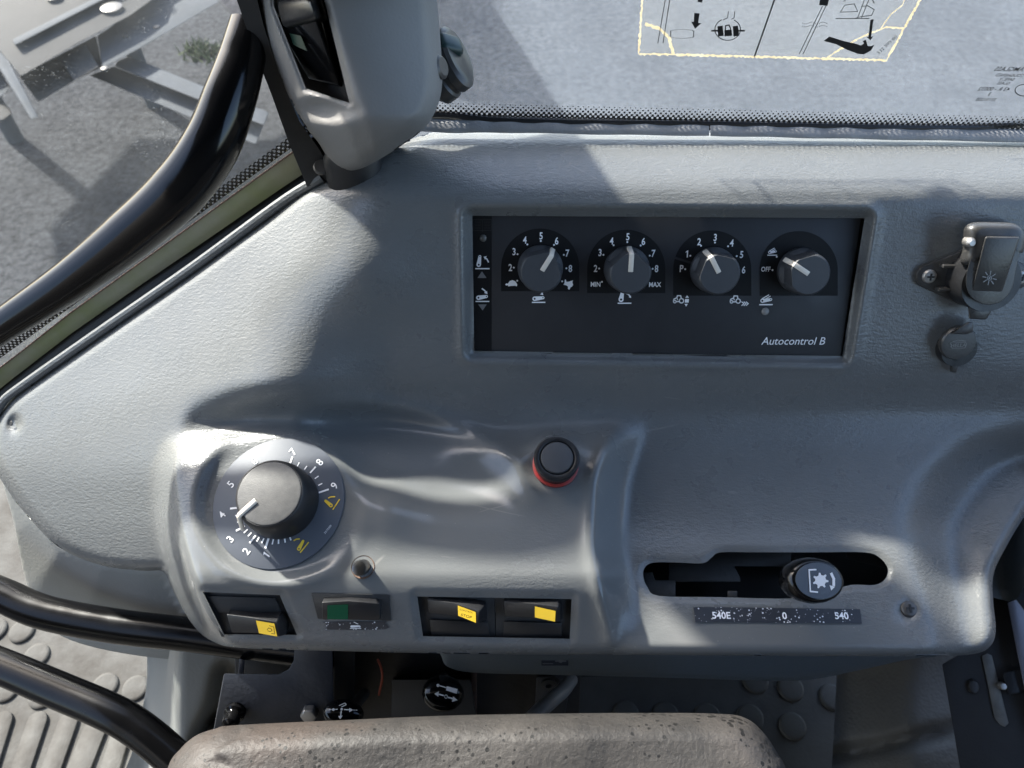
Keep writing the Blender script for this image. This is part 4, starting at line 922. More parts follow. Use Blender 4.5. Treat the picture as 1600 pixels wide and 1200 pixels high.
rk2 = rocker(f2, [(Z4(1000, 148), Z4(1005, 276), .0060), (Z4(1200, 136), Z4(1200, 276), .0042), (Z4(1424, 156), Z4(1430, 280), .0050)], 0, 'rocker', M['black'], s2)
mb = MB(); mb.poly([f2.loc(*Z4(1042, 168), .0061), f2.loc(*Z4(1194, 162), .0047), f2.loc(*Z4(1194, 272), .0047), f2.loc(*Z4(1042, 272), .0061)]); mb.build('green_lens', M['green'], rk2)
f2b = fsurf(555, 978, 12); lb = thing('switch_label', f2b.m, 'narrow worn black label strip under the green rocker switch', 'label')
q = smooth_poly([Z4(1030, 300), Z4(1040, 292), Z4(1450, 288), Z4(1465, 298), Z4(1468, 345), Z4(1056, 347), Z4(1042, 338)], 3)
mb = MB(); mb.prism(f2b.locs(q, -.0008), f2b.locs(q, .0004)); mb.build('strip', M['flecks'], lb)
mb = MB(); stroke(mb, f2b, [Z4(1210, 338), Z4(1290, 338)], 1.2, .0008); fill(mb, f2b, [Z4(*p) for p in capsule(None, 1220, 324, 9, 1275, 322, 7)], .0008); stroke(mb, f2b, [Z4(1238, 292), Z4(1268, 306)], 1.4, .0008); mb.build('linkage_symbol', W, lb)
def Z5(x, y): return (640 + x / 5.926, 910 + y / 5.926)
f3 = fsurf(772, 966, 40)
s3 = thing('rocker_switch', f3.m, 'black rocker switch with yellow STOP tab, left of the adjoining pair', 'switch', 'rocker switches along the pod front')
plate(f3, [(648, 929), (773, 931), (774, 999), (657, 998)], -.0070, -.0030, 'bezel', M['blackm'], s3)
plate(f3, [Z5(185, 345), Z5(725, 370), Z5(745, 500), Z5(200, 488)], -.0032, -.0016, 'blank_cover', M['black'], s3)
rk3 = rocker(f3, [(Z5(165, 155), Z5(180, 285), .001), (Z5(430, 195), Z5(438, 312), .0025), (Z5(645, 268), Z5(636, 382), .0078), (Z5(708, 200), Z5(718, 345), -.0005)], -.003, 'rocker', M['black'], s3)
mb = MB(); mb.poly([f3.loc(*Z5(446, 214), .0034), f3.loc(*Z5(612, 275), .0077), f3.loc(*Z5(614, 374), .0077), f3.loc(*Z5(450, 308), .0034)]); yt = mb.build('yellow_tab', M['yellow2'], rk3)
put_text('STOP', f3, *Z5(526, 312), 4.6, M['darkprint'], rk3, 'legend', .0079, R_(-17), .01, 1.15); put_text('CONTROL', f3, *Z5(526, 266), 2.9, M['darkprint'], rk3, 'legend', .0079, R_(-17), .01, 1.1)
s4 = thing('rocker_switch', f3.m, 'black rocker switch with plain yellow tab, right of the adjoining pair', 'switch', 'rocker switches along the pod front')
plate(f3, [(774, 931), (896, 933), (893, 1001), (775, 999)], -.0070, -.0032, 'bezel', M['blackm'], s4)
plate(f3, [Z5(868, 362), Z5(1412, 375), Z5(1410, 495), Z5(870, 500)], -.0034, -.0018, 'blank_cover', M['black'], s4)
rk4 = rocker(f3, [(Z5(872, 175), Z5(880, 315), .001), (Z5(1150, 195), Z5(1150, 328), .0025), (Z5(1375, 225), Z5(1368, 370), .0062), (Z5(1412, 195), Z5(1415, 345), -.0005)], -.003, 'rocker', M['black'], s4)
mb = MB(); mb.poly([f3.loc(*Z5(1160, 222), .0036), f3.loc(*Z5(1352, 265), .0068), f3.loc(*Z5(1346, 364), .0068), f3.loc(*Z5(1160, 324), .0036)]); mb.build('yellow_tab', M['yellow2'], rk4)

# ------------------------------------------------------------------ lever bay
fg = fsurf(1195, 900, 60)
lv = thing('gate_plate', fg.m, 'stepped dark metal gate plates inside the lever slot', 'gate plate')
def Z6(x, y): return (990 + x / 3.902, 840 + y / 3.902)
def gp(pts, h0, h1, mtl): plate(fg, [Z6(*p) for p in pts], h0, h1, 'plate', M[mtl], lv, .0003)
gp([(20, 60), (1600, 40), (1620, 330), (20, 420)], -.034, -.032, 'seal')
gp([(215, 155), (440, 120), (520, 60), (960, 60), (960, 175), (612, 175), (650, 245), (650, 270), (215, 268)], -.016, -.014, 'ply')
gp([(55, 215), (115, 210), (130, 260), (255, 262), (255, 370), (60, 370)], -.015, -.013, 'ply')
gp([(572, 325), (632, 325), (632, 372), (572, 372)], -.013, -.011, 'ply')
gp([(1290, 60), (1600, 60), (1600, 200), (1300, 130)], -.020, -.018, 'seal')
kf = Fr(cpt(1271, 907, .372), tilt(14, 8), None, R_(-3))
ptl = thing('lever_knob', kf.m, 'oval glossy black lever knob with white gear symbol in the console slot', 'lever knob')
prof = [(.0135, -.010), (.0150, -.006), (.0155, -.002), (.0150, .0015), (.0136, .0040), (.0124, .0046)]
MB().lathe([(r, z) for r, z in prof], 56, sx=.97, sy=.70).build('body', M['gloss'], ptl, smooth=True, angle=60)
def clear_mat():
    m = mat('smoky_clear_plastic', (.03, .03, .03), .06); m.node_tree.nodes['Principled BSDF'].inputs['Alpha'].default_value = .12; return m
M['clear'] = clear_mat()
M['kdisc'] = mat('knob_disc', (.030, .031, .033), .3, coat=1)
MB().lathe([(.0122, .0042), (.0120, .0048)], 48, sx=.97, sy=.70).build('disc', M['kdisc'], ptl, smooth=True)
MB().lathe([(.0124, .0044), (.0118, .0064), (.0095, .0078), (.0050, .0086), (.0012, .0088)], 48, sx=.97, sy=.70).build('dome', M['clear'], ptl, smooth=True)
fk3 = kf
mb = MB(); cz = .0052
stroke(mb, fk3, [Z6(1112, 195), Z6(1070, 197), Z6(1078, 328), Z6(1122, 332)], 2.2, cz)
c = Z6(1140, 262); pts = []
for i in range(35):
    a = i * 6.2832 / 35; r = 12.4 if (i % 5) in (0, 1) else 8.6
    pts.append((c[0] + r * math.cos(a), c[1] + r * math.sin(a)))
fill(mb, fk3, pts, cz); stroke(mb, fk3, [Z6(1206, 220), Z6(1220, 250), Z6(1220, 290)], 4.5, cz); fill(mb, fk3, [Z6(1195, 290), Z6(1228, 300), Z6(1205, 322)], cz)
mb.build('gear_symbol', M['white'], ptl)
base = surf(1272, 905) + Vector((0, 0, -.03)); st = [kf.o + kf.n * -.008, (kf.o + base) / 2, base]
MB().tube(to_local(kf.m, st), .0045, 16).build('stem', M['black'], ptl, smooth=True)
flab = fsurf(1215, 961, 45); pl = thing('speed_label', flab.m, 'scuffed black strip label reading 540E 0 540 under the lever slot', 'label')
q = [Z6(365, 422), Z6(1380, 436), Z6(1392, 524), Z6(376, 514)]
mb = MB(); mb.prism(flab.locs(q, -.001), flab.locs(q, .0006)); mb.build('strip', M['flecks'], pl)
for t, x, y in (('540E', 535, 474), ('0', 920, 476), ('540', 1268, 476)): put_text(t, flab, *Z6(x, y), 10.5, W, pl, 'legend', .0011, R_(-.6), .022, 1.0)
fsw = fsurf(1418, 952, 20); scw = thing('panel_screw', fsw.m, 'dark crosshead screw in a dimple right of the strip label', 'screw')
def screw(parent, r, mtl, fr=None, c=(0, 0), h=0):
    m = MB().lathe([(r, h - .002), (r, h + .0008), (r * .85, h + .0016), (r * .4, h + .0021)], 28, c); hd_ = (m if fr is None else loc_in(m, *fr)).build('screw_head', M[mtl], parent, smooth=True)
    m = MB(); a = r * .5; b_ = r * .13; z0 = h + .0012; z1 = h + .0023
    m.box(c[0] - a, c[0] + a, c[1] - b_, c[1] + b_, z0, z1); m.box(c[0] - b_, c[0] + b_, c[1] - a, c[1] + a, z0, z1 + .0001); (m if fr is None else loc_in(m, *fr)).build('cross_slot', M['seal'], hd_)
screw(scw, .0042, 'screw', h=.001)

# ------------------------------------------------------------------ power sockets on the right
M['emb'] = mat('emboss_highlight', (.20, .196, .19), .3)  # paler than the lids, painting in the light that relief would catch
def Z7(x, y): return (1420 + x / 4.283, 320 + y / 4.283)
fso = fsurf(1518, 430, 50)
sk = thing('power_socket', fso.m, 'large dark power socket with hinged ribbed lid on two-screw flange', 'socket')
lo1 = fso.loc(*Z7(115, 470)); lo2 = fso.loc(*Z7(725, 475)); ce = (lo1 + lo2) / 2
def hull(c1, r1, c2, r2, c3, r3):
    pts = [(c.x + r * math.cos(a), c.y + r * math.sin(a)) for c, r in ((c1, r1), (c2, r2), (c3, r3)) for a in [i * 6.2832 / 40 for i in range(40)]]
    pts = sorted(set(pts)); cr = lambda o, a, b: (a[0] - o[0]) * (b[1] - o[1]) - (a[1] - o[1]) * (b[0] - o[0])
    def half(P):
        h = []
        for p in P:
            while len(h) > 1 and cr(h[-2], h[-1], p) <= 0: h.pop()
            h.append(p)
        return h[:-1]
    return half(pts) + half(pts[::-1])
hp = hull(lo1, .0062, lo2, .0062, ce, .0155)
MB().prism([(x, y, -.001) for x, y in hp], [(x, y, .0030) for x, y in hp]).build('flange', M['socket'], sk, bevel=.0008)
MB().lathe([(.0150, .002), (.0150, .016), (.0146, .0175)], 48, (ce.x, ce.y)).build('body', M['black'], sk, smooth=True, angle=50)
for dy in (-.006, .006): MB().box(lo1.x + .004, ce.x - .006, ce.y + dy - .0008, ce.y + dy + .0008, .0028, .0075).build('flange_rib', M['socket'], sk, bevel=.0004)
for l_ in (lo1, lo2): screw(sk, .0036, 'zinc', c=(l_.x, l_.y), h=.0028)
lid = smooth_poly([(385, 470), (420, 350), (500, 215), (540, 200), (740, 205), (752, 260), (715, 440), (690, 560), (620, 645), (520, 670), (430, 630), (388, 560)], 4)
P = [Z7(*p) for p in lid]
mb = MB(); mb.prism(fso.locs(P, .0165), fso.locs(P, .0205)); lo_ = mb.build('lid', M['socket'], sk, bevel=.0012, bseg=3)
hg = smooth_poly([(365, 200), (375, 150), (430, 118), (560, 116), (690, 122), (750, 160), (765, 230), (745, 320), (690, 270), (520, 260), (450, 320), (385, 400), (345, 380), (360, 290)], 4)
L0, L1 = fso.locs([Z7(*p) for p in hg], .004), fso.locs([Z7(*p) for p in hg], .0155); cn = sum(L1, Vector()) / len(L1); n_ = len(L0); V_ = L0 + L1
for k_, z_ in ((.95, .0185), (.86, .0203), (.72, .0210)): V_ += [Vector((cn.x + (p.x - cn.x) * k_, cn.y + (p.y - cn.y) * k_, z_)) for p in L1]
MB().add(V_, [(j * n_ + i, j * n_ + (i + 1) % n_, (j + 1) * n_ + (i + 1) % n_, (j + 1) * n_ + i) for j in range(4) for i in range(n_)] + [tuple(4 * n_ + i for i in range(n_))]).build('hinge_hood', M['socket'], sk, smooth=True, angle=60)
mb = MB(); mb.prism([fso.loc(*Z7(*p), h) for p, h in (((512, 205), .018), ((748, 208), .018), ((625, 585), .018), ((418, 580), .018))], [fso.loc(*Z7(*p), h) for p, h in (((512, 215), .0255), ((742, 218), .0255), ((625, 585), .0207), ((420, 578), .0207))])
mb.build('lid_ridge', M['socket'], lo_, bevel=.0009, bseg=3)
mb = MB(); mb.prism(fso.locs([Z7(*p) for p in ((392, 645), (590, 650), (520, 768), (402, 765))], .010), fso.locs([Z7(*p) for p in ((392, 645), (590, 650), (520, 768), (408, 765))], .0165)); mb.build('lid_tab', M['socket'], sk, bevel=.0008)
c = Z7(375, 240); cc = fso.loc(*c, .0150); MB().lathe([(.0024, .0165), (.0024, .0205), (.0014, .0218)], 16, (cc.x, cc.y)).build('hinge_pin', M['zinc'], sk, smooth=True)
mb = MB(); c = Z7(540, 490)
fe = Fr(fso.o, fso.n)
stroke(mb, fe, [(c[0] + 3.4 * math.cos(a), c[1] + 3.4 * math.sin(a)) for a in [i * 6.2832 / 14 for i in range(14)]], 1.2, .0226, True); dot(mb, fe, c[0], c[1], 1.6, .0227)
for i in range(8):
    a = i * 6.2832 / 8 + .2; stroke(mb, fe, [(c[0] + 5.5 * math.cos(a), c[1] + 5.5 * math.sin(a)), (c[0] + 11 * math.cos(a), c[1] + 11 * math.sin(a))], 1.3, .0226)
mb.build('emblem', M['emb'], lo_)
fsm = fsurf(1490, 541, 25)
sm = thing('socket_cap', fsm.m, 'small round dark socket cap with embossed mark below the large socket', 'socket')
MB().lathe([(.0095, -.001), (.0098, .002), (.0092, .006)], 40).build('body', M['black'], sm, smooth=True)
cc = fsm.loc(*Z7(335, 928), .0075)
_lid = MB().lathe([(.0090, .0045), (.0092, .0068), (.0086, .0078), (.0060, .0080)], 48, (cc.x, cc.y)); sl2 = _lid.build('lid', M['socket'], sm, smooth=True)
mb = MB(); mb.prism(fsm.locs([Z7(*p) for p in ((280, 862), (395, 782), (430, 782), (430, 850), (380, 862))], .003), fsm.locs([Z7(*p) for p in ((282, 864), (395, 784), (430, 784), (432, 850), (380, 868))], .0105)); mb.build('finger_wedge', M['socket'], sm, bevel=.0008)
mb = MB(); mb.prism(fsm.locs([Z7(*p) for p in ((268, 1030), (345, 1030), (318, 1128), (275, 1120))], .0015), fsm.locs([Z7(*p) for p in ((285, 1025), (348, 1025), (318, 1122), (285, 1118))], .006)); mb.build('hinge_tail', M['socket'], sm, bevel=.0006)
put_text('HELLA', fsm, *Z7(333, 940), 6.0, M['emb'], sl2, 'embossed_lettering', .0083, R_(3), .01, 1.0)
mb = MB(); stroke(mb, fsm, [Z7(*p) for p in ((278, 925), (290, 960), (375, 958), (388, 935), (380, 920), (290, 918))], .9, .0083, True); stroke(mb, fsm, [Z7(*p) for p in ((295, 915), (330, 905), (380, 912))], .9, .0083); mb.build('embossed_mark', M['emb'], sl2)

# ------------------------------------------------------------------ armrest
ARM = smooth_poly([(262, 1200), (280, 1172), (305, 1150), (335, 1139), (370, 1133), (540, 1125), (700, 1118), (860, 1115), (1000, 1114), (1120, 1115), (1165, 1122), (1194, 1146), (1214, 1176), (1229, 1206), (1236, 1280), (1225, 1400), (700, 1410), (255, 1400), (245, 1280)], 5)
fa = Fr(cpt(740, 1175, .345), tilt(30))
def arm_depth(X, Y):
    d0 = (fa.o.dot(fa.n)) / (fa.n.x * (X - 800) / F + fa.n.y * (600 - Y) / F - fa.n.z)
    e = np.clip(1 - dpoly(X, Y, ARM) / 46, 0, 1); r = .020 * (1 - np.sqrt(np.clip(1 - e * e, 0, 1)))
    lump = .0010 * np.sin(X / 83 + .8) * np.sin(Y / 41 + X / 190)
    # torn bare patch on the left end
    lump = lump + .0018 * ss(((X - 372) * -.6 + (Y - 1150) * -.2 + 10 * np.sin(Y / 9)) / 10) * ss((1210 - Y) / 20)
    return d0 + r + lump
AMx = C2W @ Matrix.Translation(cpt(740, 1260, .36))
ar = thing('driver_seat', AMx, 'seat with a worn brownish grey pitted foam armrest at the bottom edge', 'seat')
hf_mesh('armrest', ARM, arm_depth, M['arm'], ar, AMx, coarse=6, fine=3, band=50, skirt=.045)

q = AMx.inverted(); mb = MB().box(-.44, .40, -.62, .00, 1.62, 1.76); mb.v = [tuple(q @ Vector(v)) for v in mb.v]; mb.build('shade_cushion', M['blackm'], ar, bevel=.04, bseg=4)  # unseen seat cushion, added to block light bounced up from the floor
mb = MB().box(-.03, .03, .03, .06, 1.60, 1.765); mb.v = [tuple(q @ Vector(v)) for v in mb.v]; mb.build('armrest_post', M['blackm'], ar, bevel=.006)
# ------------------------------------------------------------------ floor, mats and things under the console
FZ = 2.2 - 0.83
def gnd(px, py, z):                      # where a sight line meets a horizontal plane
    d = ROT.to_3x3() @ ray(px, py); t = (z - CAM_POS.z) / d.z; return CAM_POS + d * t
fl0 = MB(); pa_ = [gnd(-200, 930, FZ), gnd(360, 930, FZ), gnd(360, 1500, FZ), gnd(-200, 1500, FZ)]
x_l, x_r = -.75, .9; y0_, y1_ = -.45, .36
mb = MB().prism([(x_l, y0_, FZ - .05), (x_r, y0_, FZ - .05), (x_r, y1_, FZ - .05), (-.36, y1_, FZ - .05), (-.36, .60, FZ - .05), (x_l, .60, FZ - .05)], [(x_l, y0_, FZ), (x_r, y0_, FZ), (x_r, y1_, FZ), (-.36, y1_, FZ), (-.36, .60, FZ), (x_l, .60, FZ)])
o = mb.build('floor', M['floor']); tag(o, kind='structure')
def stud(px, py, r, m='floor', z=FZ):
    p = gnd(px, py, z); return link('stud', STUD, M[m], bpy.data.objects['floor']), p, r
s0 = MB().lathe([(.0138, 0), (.0134, .0024), (.0122, .0034), (.0105, .0036)], 24).build('stud', M['floor'], o, smooth=True); STUD = s0.data
first = True
for px, py in ((35, 987), (10, 1078), (66, 1088), (165, 1072), (212, 1076), (58, 1025), (-30, 1035), (-8, 985)):
    p = gnd(px, py, FZ)
    if first: s = s0; first = False
    else: s = s0.copy(); COL.objects.link(s)
    s.location = (p.x, p.y, FZ - .0002)
for (a, b, w_) in (((6, 1128), (-22, 1215), .020), ((60, 1128), (28, 1222), .020), ((108, 1130), (72, 1230), .020), ((150, 1140), (112, 1235), .024), ((190, 1150), (160, 1245), .020)):
    A_ = gnd(*a, FZ); B_ = gnd(*b, FZ); d = (B_ - A_).normalized(); n_ = Vector((-d.y, d.x, 0)) * w_ * .5; P = []
    B_ = A_ + d * .30
    for i in range(9): t = math.pi * i / 8; P.append(A_ - d * math.sin(t) * w_ * .5 + n_ * math.cos(t))
    P += [B_ - n_, B_ + n_]
    mb = MB(); mb.prism([(p.x, p.y, FZ - .001) for p in P], [(p.x, p.y, FZ + .004) for p in P]); mb.build('rib', M['floor'], o, bevel=.0012)
# dark mat in the shade under the console
dm = [gnd(*p, FZ + .004) for p in ((900, 1060), (1480, 1040), (1500, 1300), (860, 1300))]
mm = MB().prism([(p.x, p.y, FZ + .001) for p in dm], [(p.x, p.y, FZ + .008) for p in dm]).build('floor_mat', M['floord']); tag(mm, 'dark studded floor mat in the shade beneath the console', 'floor mat')
for px, py in ((978, 1116), (1040, 1118), (1105, 1120), (1172, 1122), (1235, 1076), (1238, 1135), (1300, 1090), (1180, 1064)):
    p = gnd(px, py, FZ + .008); s = bpy.data.objects.new('stud', STUD.copy()); COL.objects.link(s); s.data.materials.clear(); s.data.materials.append(M['floord']); s.parent = mm; s.location = (p.x, p.y, FZ + .008)
# grey tunnel cover left of the bracket
TM = C2W @ Matrix.Translation(cpt(290, 1150, .6))
tc_ = thing('tunnel_cover', TM, 'pale grey plastic tunnel cover between floor mat and black bracket', 'cover')
TV = smooth_poly([(240, 985), (330, 985), (420, 1000), (420, 1260), (180, 1290), (205, 1180), (228, 1080)], 4)
def tun(X, Y):
    d = .60 + .06 * ss((Y - 1000) / 250) - .10 * ss((X - 225) / 60) + .03 * np.exp(-((X - 345 + (Y - 1100) * .25) / 16) ** 2) * ss((Y - 1020) / 30)
    return d + .03 * np.exp(-(np.sqrt(((X - 372) / 66) ** 2 + ((Y - 1190) / 86) ** 2) - 1) ** 2 / .02)
hf_mesh('cover', TV, tun, M['sidepanel'], tc_, TM, coarse=7, fine=4, band=12, skirt=.15)
# black bracket
BD = .455
fbr = Fr(cpt(440, 1085, BD), tilt(-18)); br = thing('steel_bracket', fbr.m, 'blue-black steel bracket plate under the console with knob and bolt', 'bracket')
def Z8(x, y): return (320 + x / 3.81, 1000 + y / 3.81)
q = [Z8(*p) for p in ((115, 200), (440, 205), (500, 175), (530, 120), (535, 20), (760, 20), (770, 470), (700, 560), (40, 600))]
mb = MB(); mb.prism(fbr.locs(q, -.005), fbr.locs(q, 0)); mb.build('plate', M['bracket'], br, bevel=.0008)
mb = MB(); q = [Z8(*p) for p in ((770, 20), (890, 20), (890, 600), (765, 600))]; mb.prism(fbr.locs(q, -.03), fbr.locs(q, -.012)); mb.build('side_plate', M['seal'], br, bevel=.0008)
mb = MB(); q = [Z8(*p) for p in ((180, 20), (540, 20), (540, 230), (180, 230))]; mb.prism(fbr.locs(q, -.06), fbr.locs(q, -.04)); mb.build('back_plate', M['blackm'], br, bevel=.0008)
mb = MB(); q = [Z8(*p) for p in ((205, 110), (240, 120), (225, 250), (195, 250))]; mb.prism(fbr.locs(q, -.03), fbr.locs(q, -.01)); mb.build('stay', M['bracket'], br, bevel=.0006)
c = fbr.loc(*Z8(185, 420)); MB().lathe([(.0062, 0), (.0062, .003), (.0045, .004), (.0045, .006), (.0052, .008), (.0044, .0115), (.002, .013)], 28, (c.x, c.y)).build('ball_knob', M['gloss'], br, smooth=True)
c = fbr.loc(*Z8(628, 425)); MB().lathe([(.0052, 0), (.0052, .004), (.0045, .005)], 6, (c.x, c.y)).build('bolt', M['zinc'], br, bevel=.0004)
# back shelf behind the levers: dark recess walls
bw = thing('recess_panel', C2W @ Matrix.Translation(cpt(800, 1080, .62)), 'dark brownish recess panel behind the lever knobs under the console', 'panel')
bm_ = MW[bw.name]
M['recess'] = mat('recess_dark', (.030, .028, .026), .7, bump=[('noise', 120, .4, .002)], var=(30, .5, (.045, .038, .032)))
f9 = Fr(cpt(800, 1080, .60), tilt(-30))
def rp(name, q, h0, h1, m): mb = MB(); mb.prism(f9.locs(q, h0), f9.locs(q, h1)); loc_in(mb, f9, bm_).build(name, M[m], bw, bevel=.001)
rp('back_wall', [(510, 1000), (910, 1000), (900, 1230), (500, 1230)], -.01, 0, 'recess')
rp('block', [(612, 1062), (735, 1062), (745, 1120), (612, 1120)], .0, .03, 'blackm')
rp('post', [(736, 1050), (745, 1050), (745, 1180), (736, 1180)], 0, .02, 'rust')
rp('post', [(551, 1010), (555, 1010), (553, 1120), (549, 1120)], 0, .03, 'ply')
rp('strap', [(838, 1058), (868, 1056), (890, 1075), (880, 1130), (835, 1130)], 0, .02, 'blackm')
c = f9.loc(857, 1068, .02); loc_in(MB().lathe([(.006, .019), (.006, .022), (.0025, .0225), (.002, .019)], 20, (c.x, c.y)), f9, bm_).build('bolt', M['ply'], bw, smooth=True)
wr = thing('orange_wire', C2W @ Matrix.Translation(cpt(595, 1060, .52)), 'thin orange wire hanging in the dark gap under the console', 'wire')
M['orange'] = mat('orange_wire', (.30, .05, .02), .5)
pts = spline([cpt(590, 1030, .52), cpt(596, 1045, .52), cpt(597, 1062, .525), cpt(592, 1086, .53)], 6); MB().tube(to_local(MW[wr.name], pts), .0008, 8).build('strand', M['orange'], wr, smooth=True)
cb = thing('grey_cable', C2W @ Matrix.Translation(cpt(865, 1090, .52)), 'grey sheathed cable rising behind the armrest below the console', 'cable')
M['cable'] = mat('cable_grey', (.17, .165, .16), .35)
pts = spline([cpt(892, 1062, .56), cpt(880, 1078, .54), cpt(862, 1094, .525), cpt(842, 1112, .51), cpt(815, 1140, .50)], 6); MB().tube(to_local(MW[cb.name], pts), .0052, 16).build('sheath', M['cable'], cb, smooth=True)
# two round lever knobs with printed pictograms
def lev(px, py, d, rx, sy, label, build, name='lever_knob', stem=None):
    f = Fr(cpt(px, py, d), tilt(12, 4), None, R_(-8)); t = thing(name, f.m, label, 'lever knob'); r = rx * d / F
    MB().lathe([(r * .72, -r * .75), (r * .93, -r * .45), (r, -r * .12), (r * .95, r * .18), (r * .8, r * .36), (r * .5, r * .46), (r * .15, r * .49)], 44, sx=1, sy=sy).build('ball', M['gloss'], t, smooth=True)
    m = MB(); build(m, f, r * .52); m.build('pictogram', M['white'], t)
    MB().tube([(0, 0, -r * .5), (0, -.005, -.03), (0, -.01, -.12)], .004, 14).build('stem', M['blackm'], t, smooth=True)
def pic1(m, f, h):
    stroke(m, f, [Z8(1390, 270), Z8(1440, 285)], 1.2, h); fill(m, f, [Z8(*p) for p in ((1440, 275), (1505, 292), (1500, 320), (1436, 300))], h); dot(m, f, *Z8(1388, 270), 2.4, h)
    stroke(m, f, [Z8(1390, 322), Z8(1420, 330)], 2.0, h); fill(m, f, [Z8(*p) for p in ((1366, 320), (1394, 305), (1390, 338))], h); stroke(m, f, [Z8(1450, 342), Z8(1480, 350)], 2.0, h); fill(m, f, [Z8(*p) for p in ((1478, 335), (1504, 358), (1472, 368))], h)
    stroke(m, f, [(Z8(1436, 337)[0] + 2.2 * math.cos(a), Z8(1436, 337)[1] + 2.8 * math.sin(a)) for a in [i * .6283 for i in range(10)]], .9, h, True)
lev(692, 1084, .46, 33, .82, 'round black lever knob with white cylinder and double arrow pictogram', pic1)
def pic2(m, f, h):
    stroke(m, f, [Z8(830, 414), Z8(870, 416)], 1.6, h); fill(m, f, [Z8(*p) for p in ((860, 405), (884, 416), (860, 430))], h); stroke(m, f, [Z8(884, 417), Z8(906, 418)], .9, h); stroke(m, f, [Z8(812, 425), Z8(808, 455)], 1.6, h)
    fill(m, f, [Z8(*p) for p in ((794, 452), (820, 450), (806, 472))], h); stroke(m, f, [Z8(735, 415), Z8(790, 412)], 1.1, h); dot(m, f, *Z8(766, 414), 2, h); stroke(m, f, [Z8(800, 390), Z8(835, 375), Z8(842, 385), Z8(815, 398)], 1.0, h); dot(m, f, *Z8(815, 412), 2, h)
lev(536, 1115, .45, 32, .62, 'half-hidden round black lever knob with white cross arrows beside the bracket bolt', pic2)
# ------------------------------------------------------------------ right: grained cover and slotted seat plate
GM = C2W @ Matrix.Translation(cpt(1440, 1100, .62))
gc = thing('seat_base_cover', GM, 'dark grey grained cover in shadow beside the slotted plate', 'cover')
GC = [(1310, 1000), (1530, 985), (1530, 1010), (1484, 1045), (1506, 1210), (1530, 1400), (1290, 1400), (1300, 1200)]
hf_mesh('cover', GC, lambda X, Y: .66 - .05 * ss((X - 1310) / 130) - .04 * ss((Y - 1020) / 220) + .012 * np.exp(-((Y - 1160 + (X - 1400) * .22) / 12) ** 2), M['cover'], gc, GM, coarse=8, fine=5, band=10, skirt=.12)
fsp = Fr(cpt(1540, 1090, .50), tilt(10, -6))
sp = thing('slotted_plate', fsp.m, 'black steel plate with long adjustment slot at the lower right corner', 'plate')
q = [(1472, 1038), (1500, 1022), (1540, 1000), (1525, 905), (1700, 905), (1760, 1400), (1545, 1400), (1500, 1200)]
mb = MB(); mb.prism(fsp.locs(q, -.006), fsp.locs(q, 0)); mb.build('plate', M['blackm'], sp, bevel=.0006)
sl_ = [(1534, 1025), (1542, 1021), (1550, 1024), (1573, 1118), (1576, 1130), (1570, 1136), (1562, 1132), (1554, 1122)]
M['slotm'] = mat('worn_slot_metal', (.22, .21, .18), .5, .3, bump=[('noise', 400, .4, .0006)], var=(60, .5, (.10, .095, .085)))
mb = MB(); mb.prism(fsp.locs(sl_, -.001), fsp.locs(sl_, .0012)); mb.build('slot_rail', M['slotm'], sp, bevel=.0003)
c = fsp.loc(1519, 1072); MB().lathe([(.0048, 0), (.0046, .002), (.0038, .003)], 8, (c.x, c.y), sx=.8).build('bolt', M['ply'], sp, bevel=.0003)
c = fsp.loc(1561, 1070); MB().lathe([(.0026, 0), (.0026, .005), (.0022, .006)], 6, (c.x, c.y)).build('bolt', M['zinc'], sp, bevel=.0003)
mb = MB(); q2 = [(1566, 1052), (1600, 1044), (1612, 1080), (1576, 1086)]; mb.prism(fsp.locs(q2, 0), fsp.locs(q2, .006)); mb.build('clamp', M['black'], sp, bevel=.0006)
M['channel'] = mat('channel_metal', (.24, .235, .26), .35, .5, bump=[('noise', 200, .2, .0006)])
mb = MB(); q3 = [(1574, 942), (1588, 936), (1640, 1010), (1700, 1230), (1660, 1230), (1600, 1075)]; mb.prism(fsp.locs(q3, 0), fsp.locs(q3, .010)); mb.build('channel', M['channel'], sp, bevel=.0006)
RC = [(1520, 925), (1530, 870), (1570, 790), (1660, 680), (1800, 690), (1800, 880), (1620, 880), (1590, 935), (1576, 940)]
RM = C2W @ Matrix.Translation(cpt(1600, 880, .50)); rc = thing('corner_trim', RM, 'grey plastic trim edge behind the console at the right frame edge', 'trim')
hf_mesh('cover', RC, lambda X, Y: .475 - .02 * ss((X - 1565) / 40) + (Y - 880) * .0001, M['lower'], rc, RM, coarse=8, fine=5, band=8, skirt=.08)
# ------------------------------------------------------------------ trailer outside
TD = 3.25
ft = Fr(cpt(150, 80, TD), tilt(38))
trl = thing('trailer', ft.m, 'galvanised steel trailer with braced chassis standing on the asphalt outside', 'trailer')
def tp(name, q, h0, h1, m='galv', bev=.006): mb = MB(); mb.prism(ft.locs(q, h0), ft.locs(q, h1)); return mb.build(name, M[m], trl, bevel=bev)
tp('bed_panel', [(-160, 60), (0, -60), (260, -60), (237, 0), (204, 24), (120, 68), (33, 119), (0, 80), (-160, 160)], 0, .10, 'galvw')
tp('side_rail', [(19, 62), (142, 0), (230, -46), (250, -50), (160, 0), (23, 71)], .10, .13)
tp('chassis_beam', [(152, 56), (237, 0), (300, -40), (420, -40), (347, 0), (214, 78), (160, 106)], -.10, .03)
tp('chassis_beam', [(30, 119), (150, 56), (160, 104), (116, 126), (60, 160)], -.12, -.01, 'galvw')
tp('bracket_plate', [(95, 95), (133, 69), (154, 104), (116, 126)], .0, .03, 'galvw', .002)
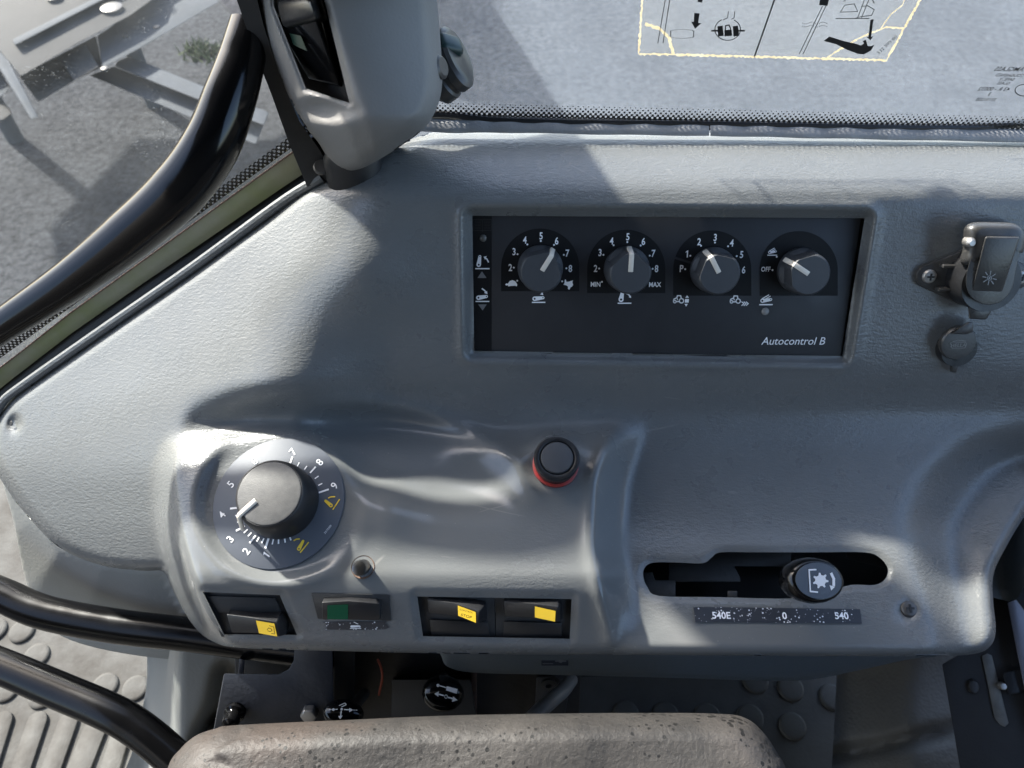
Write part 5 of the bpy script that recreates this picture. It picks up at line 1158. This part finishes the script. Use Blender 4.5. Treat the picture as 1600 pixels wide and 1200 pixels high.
tp('brace', [(183, 96), (202, 88), (420, 176), (412, 196), (180, 104)], -.16, -.04)
tp('brace', [(140, 118), (178, 104), (412, 196), (400, 226)], -.20, -.10)
tp('upright', [(-40, 20), (0, 80), (14, 95), (60, 183), (48, 186), (0, 108), (-40, 60)], .02, .10)
tp('tube_frame', [(-60, 90), (0, 110), (16, 138), (0, 152), (-60, 150)], -.06, .02)
tp('bumper', [(-60, 150), (0, 156), (22, 176), (0, 192), (-60, 190)], -.10, 0, 'galvw', .02)
for px, py, r in ((176, 16, .045), (86, 0, .03)):
    c = ft.loc(px, py, .10); MB().lathe([(r, .10), (r, .115), (r * .6, .12)], 18, (c.x, c.y)).build('lamp', M['screw'], trl, smooth=True)
for px, py in ((197, 57), (245, 43), (164, 108)):
    c = ft.loc(px, py, .03); MB().lathe([(.014, .028), (.014, .036), (.006, .038)], 8, (c.x, c.y)).build('bolt', M['screw'], trl)
for lx, ly in ((-120, -40), (380, -150), (100, -200)):   # legs to the ground
    p = C2W @ cpt(lx, ly, TD + .05); q_ = ft.m.inverted()
    MB().tube([q_ @ Vector((p.x, p.y, p.z)), q_ @ Vector((p.x, p.y, 0))], .04, 12).build('leg', M['galv'], trl, smooth=True)
# dark verge with weeds beyond
random.seed(9)
mb = MB()
for i in range(160):
    p = gnd(random.gauss(318, 16), random.gauss(84, 7), 0); h = random.uniform(.02, .07); a = random.uniform(0, 6.28); d = Vector((math.cos(a), math.sin(a), 0)) * .012
    t_ = p + Vector((random.gauss(0, .03), random.gauss(0, .03), h)); mb.add([p - d, p + d, t_], [(0, 1, 2)])
g = mb.build('weeds', M['grass']); tag(g, 'small patch of green weeds on the asphalt under the trailer', 'weeds', kind='stuff')
# ------------------------------------------------------------------ unseen cab roof, far side and low rear wall, added to shade the console
def cab(name, *b): o = MB().box(*b).build(name, M['blackm'], bevel=.015); tag(o, kind='structure')
cab('shade_roof', -.95, .70, -1.0, .42, 2.78, 2.86)
cab('shade_wall', -.95, .70, -.80, -.74, 1.2, 2.78)
cab('shade_wall', .66, .72, -.74, .36, 1.2, 1.98)
